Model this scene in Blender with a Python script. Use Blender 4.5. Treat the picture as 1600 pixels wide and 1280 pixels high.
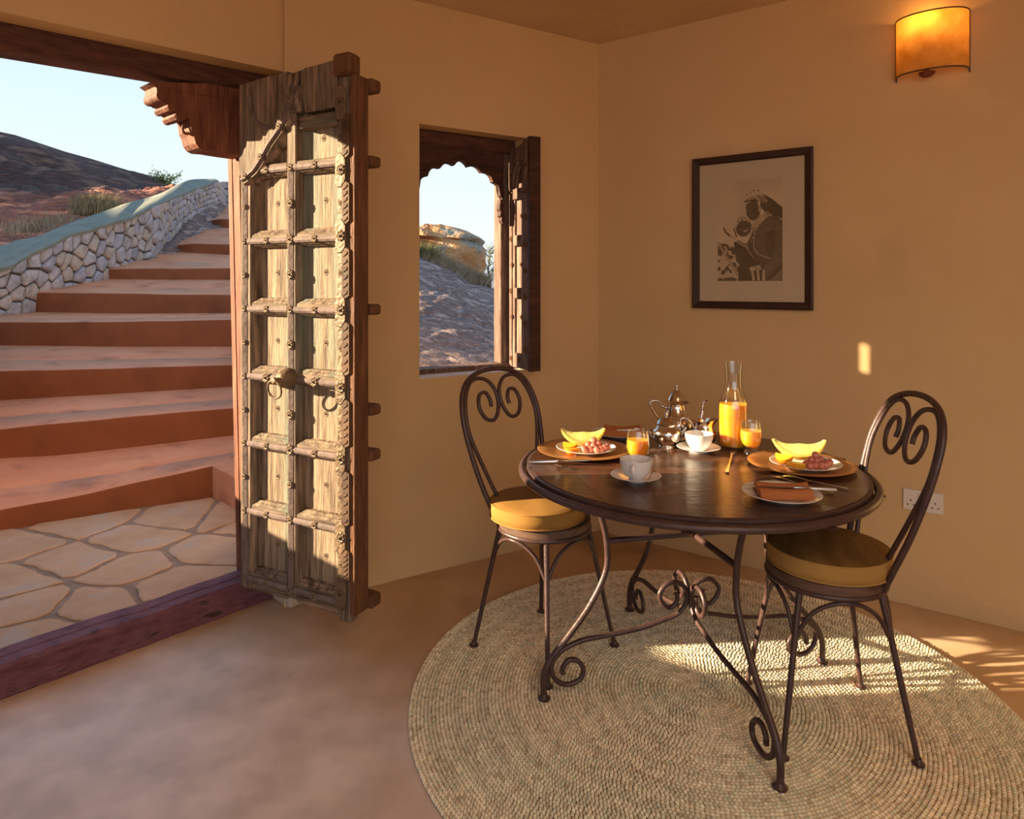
import bpy, math, random
import numpy as np
from mathutils import Vector, Matrix
from math import sin, cos, pi, atan2, sqrt, radians

S = bpy.context.scene
for o in list(bpy.data.objects): bpy.data.objects.remove(o)
COL = S.collection
rnd = random.Random(7)
F = 1600*24/36.0
EYE = 1.36
HY = 444.0

# ------------------------------------------------------------ camera
cam_d = bpy.data.cameras.new('camera'); cam = bpy.data.objects.new('camera', cam_d); COL.objects.link(cam)
cam_d.sensor_width = 36; cam_d.lens = 24; cam_d.sensor_fit = 'HORIZONTAL'
cam_d.shift_y = -(640-HY)/1600.0
cam.location = (0, 0, EYE); cam.rotation_euler = (pi/2, 0, 0)
cam_d.clip_start = 0.05; cam_d.clip_end = 500
S.camera = cam
S.view_settings.view_transform = 'Standard'; S.view_settings.look = 'None'
S.view_settings.gamma = 1; S.view_settings.use_curve_mapping = False
S.view_settings.exposure = 0.0

# ------------------------------------------------------------ sky
SKY = 1.13
w = bpy.data.worlds.new('sky'); S.world = w; w.use_nodes = True
nt = w.node_tree; nt.nodes.clear()
out = nt.nodes.new('ShaderNodeOutputWorld'); bg = nt.nodes.new('ShaderNodeBackground')
tc = nt.nodes.new('ShaderNodeTexCoord'); sx = nt.nodes.new('ShaderNodeSeparateXYZ')
cr = nt.nodes.new('ShaderNodeValToRGB')
nt.links.new(tc.outputs['Generated'], sx.inputs[0]); nt.links.new(sx.outputs['Z'], cr.inputs[0])
nt.links.new(cr.outputs[0], bg.inputs[0]); nt.links.new(bg.outputs[0], out.inputs[0])
e = cr.color_ramp.elements
e[0].position = 0.0; e[0].color = (0.90, 0.94, 1.0, 1)
e[1].position = 1.0; e[1].color = (0.20, 0.36, 0.66, 1)
for p_, c_ in ((0.08, (0.84, 0.92, 1.0, 1)), (0.24, (0.70, 0.87, 0.98, 1)), (0.5, (0.36, 0.54, 0.80, 1))):
    k = e.new(p_); k.color = c_
bg.inputs[1].default_value = SKY

# ------------------------------------------------------------ sun (low, from the left)
SUN_EL = radians(14.0); SUN_AZ = radians(4.3)
sd = Vector((cos(SUN_EL)*cos(SUN_AZ), cos(SUN_EL)*sin(SUN_AZ), -sin(SUN_EL)))
sl = bpy.data.lights.new('sun', 'SUN'); sl.energy = 20.0; sl.color = (1.0, 0.77, 0.49); sl.angle = radians(0.6)
so = bpy.data.objects.new('sun', sl); COL.objects.link(so); so.rotation_euler = sd.to_track_quat('-Z', 'Y').to_euler()
so.location = (-12, -2, 8)

# ------------------------------------------------------------ added fill lights behind the camera
def area(name, loc, look, size, power, col):
    l = bpy.data.lights.new(name, 'AREA'); l.energy = power; l.color = col; l.shape = 'RECTANGLE'; l.size = size[0]; l.size_y = size[1]
    o = bpy.data.objects.new(name, l); COL.objects.link(o); o.location = loc
    o.rotation_euler = (Vector(look)-Vector(loc)).to_track_quat('-Z', 'Y').to_euler(); return o
area('added_rear_fill', (0.6, -2.2, 1.7), (0.3, 2.5, 1.1), (3.0, 1.8), 17, (1.0, 0.88, 0.84))
area('added_overhead_fill', (0.9, -0.4, 2.55), (0.8, 1.2, 0.0), (0.9, 0.9), 12, (1.0, 0.70, 0.42)).data.spread = radians(150)

# ------------------------------------------------------------ helpers
def P(x, y, Y):
    return Vector(((x-800)*Y/F, Y, EYE-(y-HY)*Y/F))
def PZ(x, y, z):
    Y = (EYE-z)*F/(y-HY); return Vector(((x-800)*Y/F, Y, z))

def link(o, parent=None):
    COL.objects.link(o)
    if parent is not None: o.parent = parent
    return o
def tag(o, label=None, cat=None, group=None, kind=None):
    if label: o['label'] = label
    if cat: o['category'] = cat
    if group: o['group'] = group
    if kind: o['kind'] = kind
    return o
def empty(name, loc=(0, 0, 0), rz=0, parent=None):
    o = bpy.data.objects.new(name, None); o.empty_display_size = 0.1
    o.location = loc; o.rotation_euler = (0, 0, rz); return link(o, parent)

class MB:
    def __init__(s): s.v = []; s.f = []
    def add(s, vs, fs, M=None):
        n = len(s.v)
        if M is not None: vs = [M @ Vector(v) for v in vs]
        s.v += [tuple(v) for v in vs]; s.f += [tuple(i+n for i in f) for f in fs]; return s
    def box(s, x0, x1, y0, y1, z0, z1, M=None, b=0.0):
        if b <= 0:
            vs = [(x, y, z) for z in (z0, z1) for y in (y0, y1) for x in (x0, x1)]
            return s.add(vs, [(0, 2, 3, 1), (4, 5, 7, 6), (0, 1, 5, 4), (2, 6, 7, 3), (0, 4, 6, 2), (1, 3, 7, 5)], M)
        b = min(b, (x1-x0)*.45, (y1-y0)*.45, (z1-z0)*.45)
        vs = []; ids = {}
        for ax in range(3):
            for sx_ in (0, 1):
                for sy_ in (0, 1):
                    for sz_ in (0, 1):
                        c = [x1 if sx_ else x0, y1 if sy_ else y0, z1 if sz_ else z0]
                        for k, sg in enumerate((sx_, sy_, sz_)):
                            if k != ax: c[k] += -b if sg else b
                        ids[(ax, sx_, sy_, sz_)] = len(vs); vs.append(tuple(c))
        fs = []
        for ax in range(3):
            o1, o2 = [k for k in range(3) if k != ax]
            for sg in (0, 1):
                q = []
                for a, c in ((0, 0), (1, 0), (1, 1), (0, 1)):
                    key = [0, 0, 0]; key[ax] = sg; key[o1] = a; key[o2] = c; q.append(ids[(ax, *key)])
                flip = (sg == 0) ^ (ax == 1)
                fs.append(tuple(q[::-1] if flip else q))
        for ax in range(3):           # edges along ax
            o1, o2 = [k for k in range(3) if k != ax]
            for a in (0, 1):
                for c in (0, 1):
                    k0 = [0, 0, 0]; k0[o1] = a; k0[o2] = c; k1 = list(k0); k1[ax] = 1
                    fs.append((ids[(o1, *k0)], ids[(o1, *k1)], ids[(o2, *k1)], ids[(o2, *k0)]))
        for sx_ in (0, 1):
            for sy_ in (0, 1):
                for sz_ in (0, 1):
                    fs.append(tuple(ids[(ax, sx_, sy_, sz_)] for ax in range(3)))
        return s.add(vs, fs, M)
    def tube(s, pts, r, n=8, closed=False, caps=True, M=None):
        pts = [Vector(p) for p in pts]; m = len(pts)
        rs = r if isinstance(r, (list, tuple)) else [r]*m
        T = []
        for i in range(m):
            a = pts[(i-1) % m] if (closed or i > 0) else pts[i]
            b = pts[(i+1) % m] if (closed or i < m-1) else pts[i]
            t = b-a; T.append(t.normalized() if t.length > 1e-9 else Vector((0, 0, 1)))
        up = Vector((0, 0, 1)) if abs(T[0].z) < .9 else Vector((1, 0, 0))
        N = (up - T[0]*up.dot(T[0])).normalized(); vs = []; 
        for i in range(m):
            N = (N - T[i]*N.dot(T[i])).normalized(); B = T[i].cross(N)
            for k in range(n):
                a = 2*pi*k/n; vs.append(pts[i]+(N*cos(a)+B*sin(a))*rs[i])
        fs = []
        for i in range(m if closed else m-1):
            j = (i+1) % m
            for k in range(n): fs.append((i*n+k, i*n+(k+1) % n, j*n+(k+1) % n, j*n+k))
        if caps and not closed:
            fs.append(tuple(range(n))[::-1]); fs.append(tuple((m-1)*n+k for k in range(n)))
        return s.add(vs, fs, M)
    def lathe(s, prof, n=32, M=None, close=True, a0=0, a1=2*pi):
        full = abs(a1-a0-2*pi) < 1e-6
        vs = []; m = len(prof); nn = n if full else n+1
        for k in range(nn):
            a = a0+(a1-a0)*k/n
            for r, z in prof: vs.append((r*cos(a), r*sin(a), z))
        fs = []
        for k in range(n):
            k2 = (k+1) % nn
            for i in range(m-1): fs.append((k*m+i, k2*m+i, k2*m+i+1, k*m+i+1))
        return s.add(vs, fs, M)
    def prism(s, poly, z0, z1, M=None, inset=0.0, dz=0.0):
        n = len(poly); c = (sum(p[0] for p in poly)/n, sum(p[1] for p in poly)/n)
        vs = [(p[0], p[1], z0) for p in poly]
        rings = [vs]
        if inset > 0:
            rings.append([(p[0], p[1], z1-dz) for p in poly])
            q = []
            for p in poly:
                d = Vector((c[0]-p[0], c[1]-p[1])); L = d.length or 1
                q.append((p[0]+d[0]/L*min(inset, L*.5), p[1]+d[1]/L*min(inset, L*.5), z1))
            rings.append(q)
        else: rings.append([(p[0], p[1], z1) for p in poly])
        allv = [v for r in rings for v in r]; fs = [tuple(range(n))[::-1]]
        for k in range(len(rings)-1):
            for i in range(n): fs.append((k*n+i, k*n+(i+1) % n, (k+1)*n+(i+1) % n, (k+1)*n+i))
        fs.append(tuple((len(rings)-1)*n+i for i in range(n)))
        return s.add(allv, fs, M)
    def sphere(s, c, r, n=12, m=8, sc=(1, 1, 1), M=None):
        vs = [(c[0], c[1], c[2]+r*sc[2])]
        for i in range(1, m):
            t = pi*i/m
            for k in range(n):
                a = 2*pi*k/n; vs.append((c[0]+r*sc[0]*sin(t)*cos(a), c[1]+r*sc[1]*sin(t)*sin(a), c[2]+r*sc[2]*cos(t)))
        vs.append((c[0], c[1], c[2]-r*sc[2])); L = len(vs)-1; fs = []
        for k in range(n):
            fs.append((0, 1+k, 1+(k+1) % n))
            for i in range(m-2): fs.append((1+i*n+k, 1+(i+1)*n+k, 1+(i+1)*n+(k+1) % n, 1+i*n+(k+1) % n))
            fs.append((L, 1+(m-2)*n+(k+1) % n, 1+(m-2)*n+k))
        return s.add(vs, fs, M)
    def grid(s, G):
        R = len(G); C_ = len(G[0]); vs = [p for row in G for p in row]
        fs = [(i*C_+j, i*C_+j+1, (i+1)*C_+j+1, (i+1)*C_+j) for i in range(R-1) for j in range(C_-1)]
        return s.add(vs, fs)
    def build(s, name, m, parent=None, smooth=None, loc=None, rz=0, fix=True):
        me = bpy.data.meshes.new(name); me.from_pydata(s.v, [], s.f)
        if fix:
            import bmesh
            bm = bmesh.new(); bm.from_mesh(me); bmesh.ops.recalc_face_normals(bm, faces=bm.faces); bm.to_mesh(me); bm.free()
        me.materials.append(m)
        if smooth is not None:
            me.polygons.foreach_set('use_smooth', [True]*len(me.polygons)); me.set_sharp_from_angle(angle=radians(smooth))
        me.update()
        o = bpy.data.objects.new(name, me)
        if loc is not None: o.location = loc
        if rz: o.rotation_euler = (0, 0, rz)
        return link(o, parent)

def spline(pts, n=6, closed=False):
    pts = [Vector(p) for p in pts]; m = len(pts); o = []
    rng = range(m) if closed else range(m-1)
    for i in rng:
        p0 = pts[(i-1) % m] if (closed or i > 0) else pts[0]*2-pts[1]
        p1 = pts[i]; p2 = pts[(i+1) % m]
        p3 = pts[(i+2) % m] if (closed or i < m-2) else pts[-1]*2-pts[-2]
        for k in range(n):
            t = k/n
            o.append(.5*((2*p1)+(p2-p0)*t+(2*p0-5*p1+4*p2-p3)*t*t+(3*p1-p0-3*p2+p3)*t**3))
    if not closed: o.append(pts[-1])
    return o

def copy_tree(o, parent=None):
    c = o.copy(); COL.objects.link(c); c.parent = parent
    for ch in list(o.children): copy_tree(ch, c)
    return c

# value noise (numpy)
_T = np.random.RandomState(3).rand(256, 256)
def vnoise(x, y):
    x = np.asarray(x, float); y = np.asarray(y, float)
    xi = np.floor(x).astype(int); yi = np.floor(y).astype(int); fx = x-xi; fy = y-yi
    fx = fx*fx*(3-2*fx); fy = fy*fy*(3-2*fy)
    g = lambda a, b: _T[a % 256, b % 256]
    return (g(xi, yi)*(1-fx)+g(xi+1, yi)*fx)*(1-fy)+(g(xi, yi+1)*(1-fx)+g(xi+1, yi+1)*fx)*fy
def fbm(x, y, o=5, g=.5):
    a = 1.0; s_ = 0; t = 0
    for i in range(o): s_ = s_+a*(vnoise(x*2**i+17*i, y*2**i+31*i)-.5); t += a; a *= g
    return s_/t*2

def clip(poly, nx, ny, c):     # keep nx*x+ny*y <= c
    o = []
    for i in range(len(poly)):
        a = poly[i]; b = poly[(i+1) % len(poly)]
        da = nx*a[0]+ny*a[1]-c; db = nx*b[0]+ny*b[1]-c
        if da <= 0: o.append(a)
        if (da < 0 < db) or (db < 0 < da):
            t = da/(da-db); o.append((a[0]+(b[0]-a[0])*t, a[1]+(b[1]-a[1])*t))
    return o
def voronoi(pts, dom, gap):
    res = []
    for i, p in enumerate(pts):
        poly = list(dom)
        for j, q in enumerate(pts):
            if i == j: continue
            dx, dy = q[0]-p[0], q[1]-p[1]; L = math.hypot(dx, dy)
            if L < 1e-6: continue
            dx /= L; dy /= L
            poly = clip(poly, dx, dy, dx*(p[0]+q[0])/2+dy*(p[1]+q[1])/2-gap/2)
            if len(poly) < 3: break
        if len(poly) >= 3: res.append((i, poly))
    return res
def chaikin(poly, f=.18):
    o = []
    for i in range(len(poly)):
        a = poly[i]; b = poly[(i+1) % len(poly)]
        o.append((a[0]*(1-f)+b[0]*f, a[1]*(1-f)+b[1]*f)); o.append((a[0]*f+b[0]*(1-f), a[1]*f+b[1]*(1-f)))
    return o

# ------------------------------------------------------------ materials
def mat(name, stops, scale=5, rough=.7, bump=.0, bscale=40, stretch=(1, 1, 1), metal=0, spec=.5, detail=6,
        dirt=None, dirt_scale=3, dirt_pos=(.55, .7), attr=None, coat=0, bstretch=None, sss=None, trans=0, ior=1.45, rough_var=0, bdist=.01, distort=0):
    m = bpy.data.materials.new(name); m.use_nodes = True; t = m.node_tree; N = t.nodes; L = t.links
    b = N['Principled BSDF']
    tc = N.new('ShaderNodeTexCoord'); mp = N.new('ShaderNodeMapping'); mp.inputs['Scale'].default_value = stretch
    L.new(tc.outputs['Object'], mp.inputs[0])
    nz = N.new('ShaderNodeTexNoise'); nz.inputs['Scale'].default_value = scale; nz.inputs['Detail'].default_value = detail
    nz.inputs['Roughness'].default_value = .6; nz.inputs['Distortion'].default_value = distort
    L.new(mp.outputs[0], nz.inputs['Vector'])
    if isinstance(stops[0], (int, float)): stops = [(0.0, stops), (1.0, stops)]
    cr = N.new('ShaderNodeValToRGB'); L.new(nz.outputs['Fac'], cr.inputs[0])
    el = cr.color_ramp.elements
    el[0].position = stops[0][0]; el[0].color = (*stops[0][1], 1); el[1].position = stops[-1][0]; el[1].color = (*stops[-1][1], 1)
    for p_, c_ in stops[1:-1]:
        k = el.new(p_); k.color = (*c_, 1)
    colout = cr.outputs[0]
    if dirt:
        n2 = N.new('ShaderNodeTexNoise'); n2.inputs['Scale'].default_value = dirt_scale; n2.inputs['Detail'].default_value = 8
        L.new(mp.outputs[0], n2.inputs['Vector'])
        mr = N.new('ShaderNodeMapRange'); mr.inputs[1].default_value = dirt_pos[0]; mr.inputs[2].default_value = dirt_pos[1]
        L.new(n2.outputs['Fac'], mr.inputs[0])
        mx = N.new('ShaderNodeMix'); mx.data_type = 'RGBA'; L.new(mr.outputs[0], mx.inputs[0])
        L.new(colout, mx.inputs[6]); mx.inputs[7].default_value = (*dirt, 1); colout = mx.outputs[2]
    if attr:
        at = N.new('ShaderNodeAttribute'); at.attribute_name = 'Col'
        mx = N.new('ShaderNodeMix'); mx.data_type = 'RGBA'; mx.blend_type = 'MULTIPLY'; mx.inputs[0].default_value = 1
        L.new(colout, mx.inputs[6]); L.new(at.outputs['Color'], mx.inputs[7]); colout = mx.outputs[2]
    L.new(colout, b.inputs['Base Color'])
    b.inputs['Roughness'].default_value = rough; b.inputs['Metallic'].default_value = metal
    b.inputs['Specular IOR Level'].default_value = spec
    b.inputs['Coat Weight'].default_value = coat; b.inputs['Transmission Weight'].default_value = trans; b.inputs['IOR'].default_value = ior
    if sss:
        b.inputs['Subsurface Weight'].default_value = sss[0]; b.inputs['Subsurface Radius'].default_value = sss[1]; b.inputs['Subsurface Scale'].default_value = sss[2]
    if rough_var:
        mr = N.new('ShaderNodeMapRange'); mr.inputs[3].default_value = rough-rough_var; mr.inputs[4].default_value = rough+rough_var
        mr.inputs[1].default_value = .3; mr.inputs[2].default_value = .7
        L.new(nz.outputs['Fac'], mr.inputs[0]); L.new(mr.outputs[0], b.inputs['Roughness'])
    if bump:
        m2 = N.new('ShaderNodeMapping'); m2.inputs['Scale'].default_value = bstretch or stretch; L.new(tc.outputs['Object'], m2.inputs[0])
        n3 = N.new('ShaderNodeTexNoise'); n3.inputs['Scale'].default_value = bscale; n3.inputs['Detail'].default_value = 6
        L.new(m2.outputs[0], n3.inputs['Vector'])
        bp = N.new('ShaderNodeBump'); bp.inputs['Strength'].default_value = bump; bp.inputs['Distance'].default_value = bdist
        L.new(n3.outputs['Fac'], bp.inputs['Height']); L.new(bp.outputs[0], b.inputs['Normal'])
    return m

M_ = {}
M_['plaster'] = mat('ochre_plaster', [(.3, (.62, .415, .205)), (.7, (.69, .475, .245))], scale=1.3, rough=.85, bump=.35, bscale=9, bdist=.02, detail=8, dirt=(.50, .33, .18), dirt_scale=2.2, dirt_pos=(.66, 1.0), spec=.3)
M_['ceiling'] = mat('ceiling_plaster', [(.3, (.60, .41, .22)), (.7, (.68, .48, .27))], scale=2, rough=.9, bump=.5, bscale=22, bdist=.01, spec=.2)
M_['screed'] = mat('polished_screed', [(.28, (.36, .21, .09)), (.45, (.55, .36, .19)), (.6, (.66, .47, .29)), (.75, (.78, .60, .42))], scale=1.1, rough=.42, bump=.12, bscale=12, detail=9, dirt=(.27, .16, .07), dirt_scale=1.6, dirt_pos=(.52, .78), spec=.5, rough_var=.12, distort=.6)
def painted_skylight_zone(m, c, r0, r1, col):
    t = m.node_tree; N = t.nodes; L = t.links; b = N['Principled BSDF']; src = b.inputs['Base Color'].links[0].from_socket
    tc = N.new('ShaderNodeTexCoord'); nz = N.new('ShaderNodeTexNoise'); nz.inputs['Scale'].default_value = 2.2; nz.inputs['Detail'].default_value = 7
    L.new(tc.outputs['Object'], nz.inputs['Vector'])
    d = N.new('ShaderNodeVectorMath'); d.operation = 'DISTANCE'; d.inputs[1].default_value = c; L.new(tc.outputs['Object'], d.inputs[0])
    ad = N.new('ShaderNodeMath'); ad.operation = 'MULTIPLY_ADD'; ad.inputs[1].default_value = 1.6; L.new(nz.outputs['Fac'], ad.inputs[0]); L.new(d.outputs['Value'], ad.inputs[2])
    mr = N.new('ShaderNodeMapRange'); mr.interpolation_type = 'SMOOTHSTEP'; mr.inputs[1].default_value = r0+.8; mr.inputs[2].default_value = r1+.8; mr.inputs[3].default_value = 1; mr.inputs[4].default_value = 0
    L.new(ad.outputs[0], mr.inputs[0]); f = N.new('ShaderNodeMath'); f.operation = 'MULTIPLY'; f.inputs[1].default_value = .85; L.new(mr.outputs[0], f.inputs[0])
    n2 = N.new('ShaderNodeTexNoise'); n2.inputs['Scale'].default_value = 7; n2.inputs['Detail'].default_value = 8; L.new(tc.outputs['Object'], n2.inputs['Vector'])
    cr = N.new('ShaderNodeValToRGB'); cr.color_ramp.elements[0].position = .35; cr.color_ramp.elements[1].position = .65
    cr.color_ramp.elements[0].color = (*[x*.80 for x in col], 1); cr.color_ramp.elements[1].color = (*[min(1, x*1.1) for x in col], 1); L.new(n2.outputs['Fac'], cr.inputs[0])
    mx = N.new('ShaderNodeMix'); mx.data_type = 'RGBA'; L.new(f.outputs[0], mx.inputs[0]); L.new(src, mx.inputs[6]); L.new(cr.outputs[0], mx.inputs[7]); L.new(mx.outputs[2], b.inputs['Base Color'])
painted_skylight_zone(M_['screed'], (-1.1, 1.35, 0), .5, 1.7, (.86, .74, .66))  # doorway skylight on the left foreground, painted into the floor colour
M_['darkwood'] = mat('dark_brown_timber', [(.3, (.028, .010, .006)), (.6, (.075, .026, .014)), (.75, (.12, .045, .025))], scale=6, rough=.6, bump=.5, bscale=30, stretch=(1, 1, 6))
M_['lintel'] = mat('dark_lintel_timber', [(.3, (.045, .016, .010)), (.6, (.11, .038, .022)), (.8, (.17, .06, .035))], scale=7, rough=.65, bump=.5, bscale=30, stretch=(1.5, 1.5, 9))
M_['redwood'] = mat('red_brown_timber', [(.3, (.09, .026, .012)), (.55, (.20, .065, .03)), (.75, (.34, .145, .08))], scale=8, rough=.7, bump=.6, bscale=40, stretch=(4, 4, .5))
M_['sillwood'] = mat('purple_painted_threshold', [(.3, (.11, .030, .044)), (.55, (.20, .075, .092)), (.75, (.30, .15, .17))], scale=5, rough=.6, bump=.7, bscale=24, stretch=(2, 2, 8), dirt=(.05, .022, .022), dirt_scale=5, dirt_pos=(.58, .7))
M_['door'] = mat('weathered_green_timber', [(.30, (.032, .018, .010)), (.42, (.12, .073, .042)), (.50, (.15, .115, .078)), (.58, (.25, .16, .10)), (.72, (.37, .255, .17))], scale=9, rough=.75, bump=.4, bscale=30, stretch=(6, 6, .5), dirt=(.12, .16, .125), dirt_scale=1.1, dirt_pos=(.56, .76))
M_['door_h'] = mat('weathered_green_timber_rail', [(.30, (.032, .018, .010)), (.42, (.12, .073, .042)), (.50, (.15, .115, .078)), (.58, (.25, .16, .10)), (.72, (.37, .255, .17))], scale=9, rough=.75, bump=.5, bscale=45, stretch=(.5, 6, 6), dirt=(.12, .16, .125), dirt_scale=1.1, dirt_pos=(.56, .76))
M_['doorpanel'] = mat('worn_green_panel_timber', [(.30, (.06, .038, .023)), (.44, (.20, .14, .092)), (.56, (.34, .245, .16)), (.74, (.45, .335, .23))], scale=8, rough=.75, bump=.6, bscale=45, stretch=(7, 7, .45), dirt=(.17, .235, .19), dirt_scale=1.0, dirt_pos=(.52, .78))
M_['dooredge'] = mat('brown_door_edge', [(.3, (.085, .032, .012)), (.6, (.18, .075, .03)), (.8, (.27, .12, .05))], scale=10, rough=.7, bump=.7, bscale=40, stretch=(5, 5, .6))
M_['carved'] = mat('dark_carved_wood', [(.3, (.05, .024, .012)), (.7, (.14, .075, .035))], scale=12, rough=.7, bump=.4, bscale=40)
M_['iron'] = mat('grey_iron_strap', [(.3, (.10, .068, .06)), (.7, (.23, .165, .145))], scale=14, rough=.72, bump=.3, bscale=60, metal=0)
M_['brass'] = mat('old_brass', [(.3, (.10, .062, .035)), (.7, (.23, .155, .09))], scale=12, rough=.5, bump=.6, bscale=70, metal=.25)
M_['rosette'] = mat('worn_rosette', [(.3, (.12, .075, .05)), (.7, (.30, .21, .13))], scale=20, rough=.6, metal=.2)
M_['stud'] = mat('black_stud', (.02, .014, .012), rough=.5, metal=.3)
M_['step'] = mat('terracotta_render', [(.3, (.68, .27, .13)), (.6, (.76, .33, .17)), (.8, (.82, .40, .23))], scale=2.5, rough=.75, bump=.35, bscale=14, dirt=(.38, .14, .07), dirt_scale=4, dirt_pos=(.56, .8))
M_['riser'] = mat('terracotta_riser_shaded', [(.3, (.22, .068, .022)), (.6, (.27, .085, .029)), (.8, (.32, .11, .042))], scale=3, rough=.8, bump=.5, bscale=14, dirt=(.18, .055, .02), dirt_scale=4, dirt_pos=(.55, .8))  # darker copy of the tread render: riser shade and tread wear put into colour
M_['mortar'] = mat('grey_mortar', [(.3, (.26, .18, .125)), (.7, (.40, .29, .20))], scale=14, rough=.9, bump=.5, bscale=50)
M_['flag'] = mat('sandstone_flag', [(.3, (.50, .30, .16)), (.6, (.62, .40, .23)), (.8, (.66, .46, .29))], scale=5, rough=.7, bump=.35, bscale=20, dirt=(.50, .42, .34), dirt_scale=6, dirt_pos=(.56, .75))
STONES = []
for i, (a, b_) in enumerate((((.34, .29, .28), (.54, .48, .47)), ((.30, .27, .28), (.50, .46, .48)), ((.42, .32, .26), (.58, .48, .39)), ((.38, .32, .30), (.62, .54, .51)))):
    STONES.append(mat('grey_wall_stone', [(.3, a), (.7, b_)], scale=9, rough=.85, bump=.8, bscale=25, bdist=.02, dirt=(.33, .24, .17), dirt_scale=7, dirt_pos=(.6, .75)))
M_['gap'] = mat('dark_joint', [(.3, (.06, .05, .045)), (.7, (.12, .10, .085))], scale=10, rough=.95)
M_['cap'] = mat('green_grey_coping', [(.3, (.19, .20, .155)), (.7, (.27, .28, .22))], scale=6, rough=.85, bump=.5, bscale=30)
M_['rock'] = mat('dark_red_rock', [(.30, (.045, .022, .018)), (.42, (.15, .075, .055)), (.50, (.07, .038, .034)), (.60, (.24, .125, .08)), (.74, (.40, .24, .16))], scale=2.6, rough=.85, bump=1, bscale=5, bdist=.35, detail=12, stretch=(.45, .45, 2.2), bstretch=(.6, .6, 2.4), attr=1)
M_['granite'] = mat('purple_grey_granite', [(.28, (.10, .055, .042)), (.42, (.36, .24, .19)), (.50, (.18, .12, .10)), (.60, (.52, .37, .31)), (.76, (.74, .54, .42))], scale=5, rough=.85, bump=1, bscale=8, bdist=.16, detail=12, stretch=(.55, .9, 2.0), bstretch=(.7, 1, 2.2), distort=.7)
M_['boulder'] = mat('golden_boulder_rock', [(.25, (.20, .085, .04)), (.45, (.54, .25, .10)), (.6, (.68, .38, .17)), (.8, (.72, .50, .30))], scale=1.6, rough=.85, bump=1, bscale=5, bdist=.15, detail=9, dirt=(.33, .31, .25), dirt_scale=2.2, dirt_pos=(.52, .62))
M_['earth'] = mat('reddish_earth', [(.3, (.20, .11, .07)), (.7, (.34, .20, .13))], scale=.8, rough=.95, bump=.6, bscale=6)
M_['strawgrass'] = mat('dry_grass', [(.3, (.30, .22, .13)), (.7, (.52, .42, .28))], scale=3, rough=.8)
M_['greengrass'] = mat('olive_grass', [(.3, (.11, .12, .045)), (.7, (.33, .29, .12))], scale=3, rough=.8)
M_['leaf'] = mat('tree_leaf', [(.3, (.10, .15, .04)), (.7, (.28, .36, .10))], scale=3, rough=.6)
M_['bark'] = mat('grey_bark', [(.3, (.13, .10, .085)), (.7, (.25, .20, .17))], scale=8, rough=.9)
M_['metal'] = mat('dark_brown_iron', [(.3, (.045, .023, .021)), (.7, (.080, .042, .037))], scale=30, rough=.38, bump=.15, bscale=90, metal=0, spec=.6)
M_['tabletop'] = mat('dark_polished_tabletop', [(.3, (.045, .020, .012)), (.55, (.095, .042, .024)), (.75, (.17, .080, .045))], scale=5, rough=.19, bump=.14, bscale=22, stretch=(1, 7, 1), spec=.7, rough_var=.06)
M_['seatwood'] = mat('seat_rim_wood', [(.3, (.06, .032, .02)), (.7, (.16, .09, .06))], scale=8, rough=.5, stretch=(1, 1, 4))
M_['cushion'] = mat('mustard_canvas', [(.3, (.31, .155, .035)), (.7, (.40, .21, .055))], scale=4, rough=.85, bump=.12, bscale=150, bdist=.002, spec=.2)
M_['cushion_dark'] = mat('olive_brown_canvas', [(.35, (.15, .075, .018)), (.6, (.24, .13, .036)), (.75, (.32, .18, .055))], scale=4, rough=.85, bump=.12, bscale=150, bdist=.002, spec=.2, stretch=(1, 5, 1))
M_['cushion_side'] = mat('ochre_canvas_side', [(.3, (.36, .20, .055)), (.7, (.47, .27, .08))], scale=4, rough=.85, bump=.12, bscale=150, bdist=.002, spec=.2)
M_['rug'] = mat('woven_straw', (1, 1, 1), rough=.85, attr=1, spec=.2)
M_['rugbase'] = mat('rug_backing', (.12, .085, .05), rough=.95)
M_['ceramic'] = mat('white_glazed_ceramic', (.82, .80, .78), rough=.12, spec=.6)
M_['copper'] = mat('copper_lacquer', [(.3, (.50, .22, .06)), (.7, (.66, .33, .11))], scale=9, rough=.28, metal=.55, spec=.6)
M_['steel'] = mat('stainless_steel', (.62, .58, .54), rough=.22, metal=1)
M_['silver'] = mat('polished_silver', [(.3, (.62, .56, .50)), (.7, (.78, .73, .67))], scale=25, rough=.14, metal=1, bump=.1, bscale=60)
M_['silver_chased'] = mat('chased_silver', [(.3, (.40, .34, .29)), (.7, (.78, .72, .66))], scale=60, rough=.22, metal=1, bump=1, bscale=150, bdist=.004)
M_['napkin'] = mat('terracotta_napkin', [(.3, (.40, .135, .045)), (.7, (.50, .185, .07))], scale=8, rough=.9, bump=.3, bscale=200, spec=.2)
M_['juice'] = mat('orange_juice', [(.3, (.95, .38, .01)), (.7, (1.0, .46, .02))], scale=40, rough=.4, sss=(.8, (1.0, .45, .08), .04))
M_['melon'] = mat('yellow_melon', [(.3, (.86, .70, .18)), (.7, (.95, .82, .32))], scale=30, rough=.4, sss=(.7, (1.0, .8, .3), .03), bump=.2, bscale=90)
M_['melonrind'] = mat('melon_rind', (.80, .52, .10), rough=.5, sss=(.4, (1, .7, .2), .01))
M_['orange'] = mat('orange_flesh', [(.35, (.85, .34, .015)), (.7, (.95, .48, .05))], scale=60, rough=.3, sss=(.6, (1, .6, .1), .02))
M_['orangepeel'] = mat('orange_peel', (.80, .24, .01), rough=.45, bump=.2, bscale=200)
M_['grape'] = mat('red_grape', [(.35, (.50, .10, .10)), (.7, (.74, .32, .20))], scale=40, rough=.2, sss=(.6, (1, .3, .2), .01))
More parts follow.
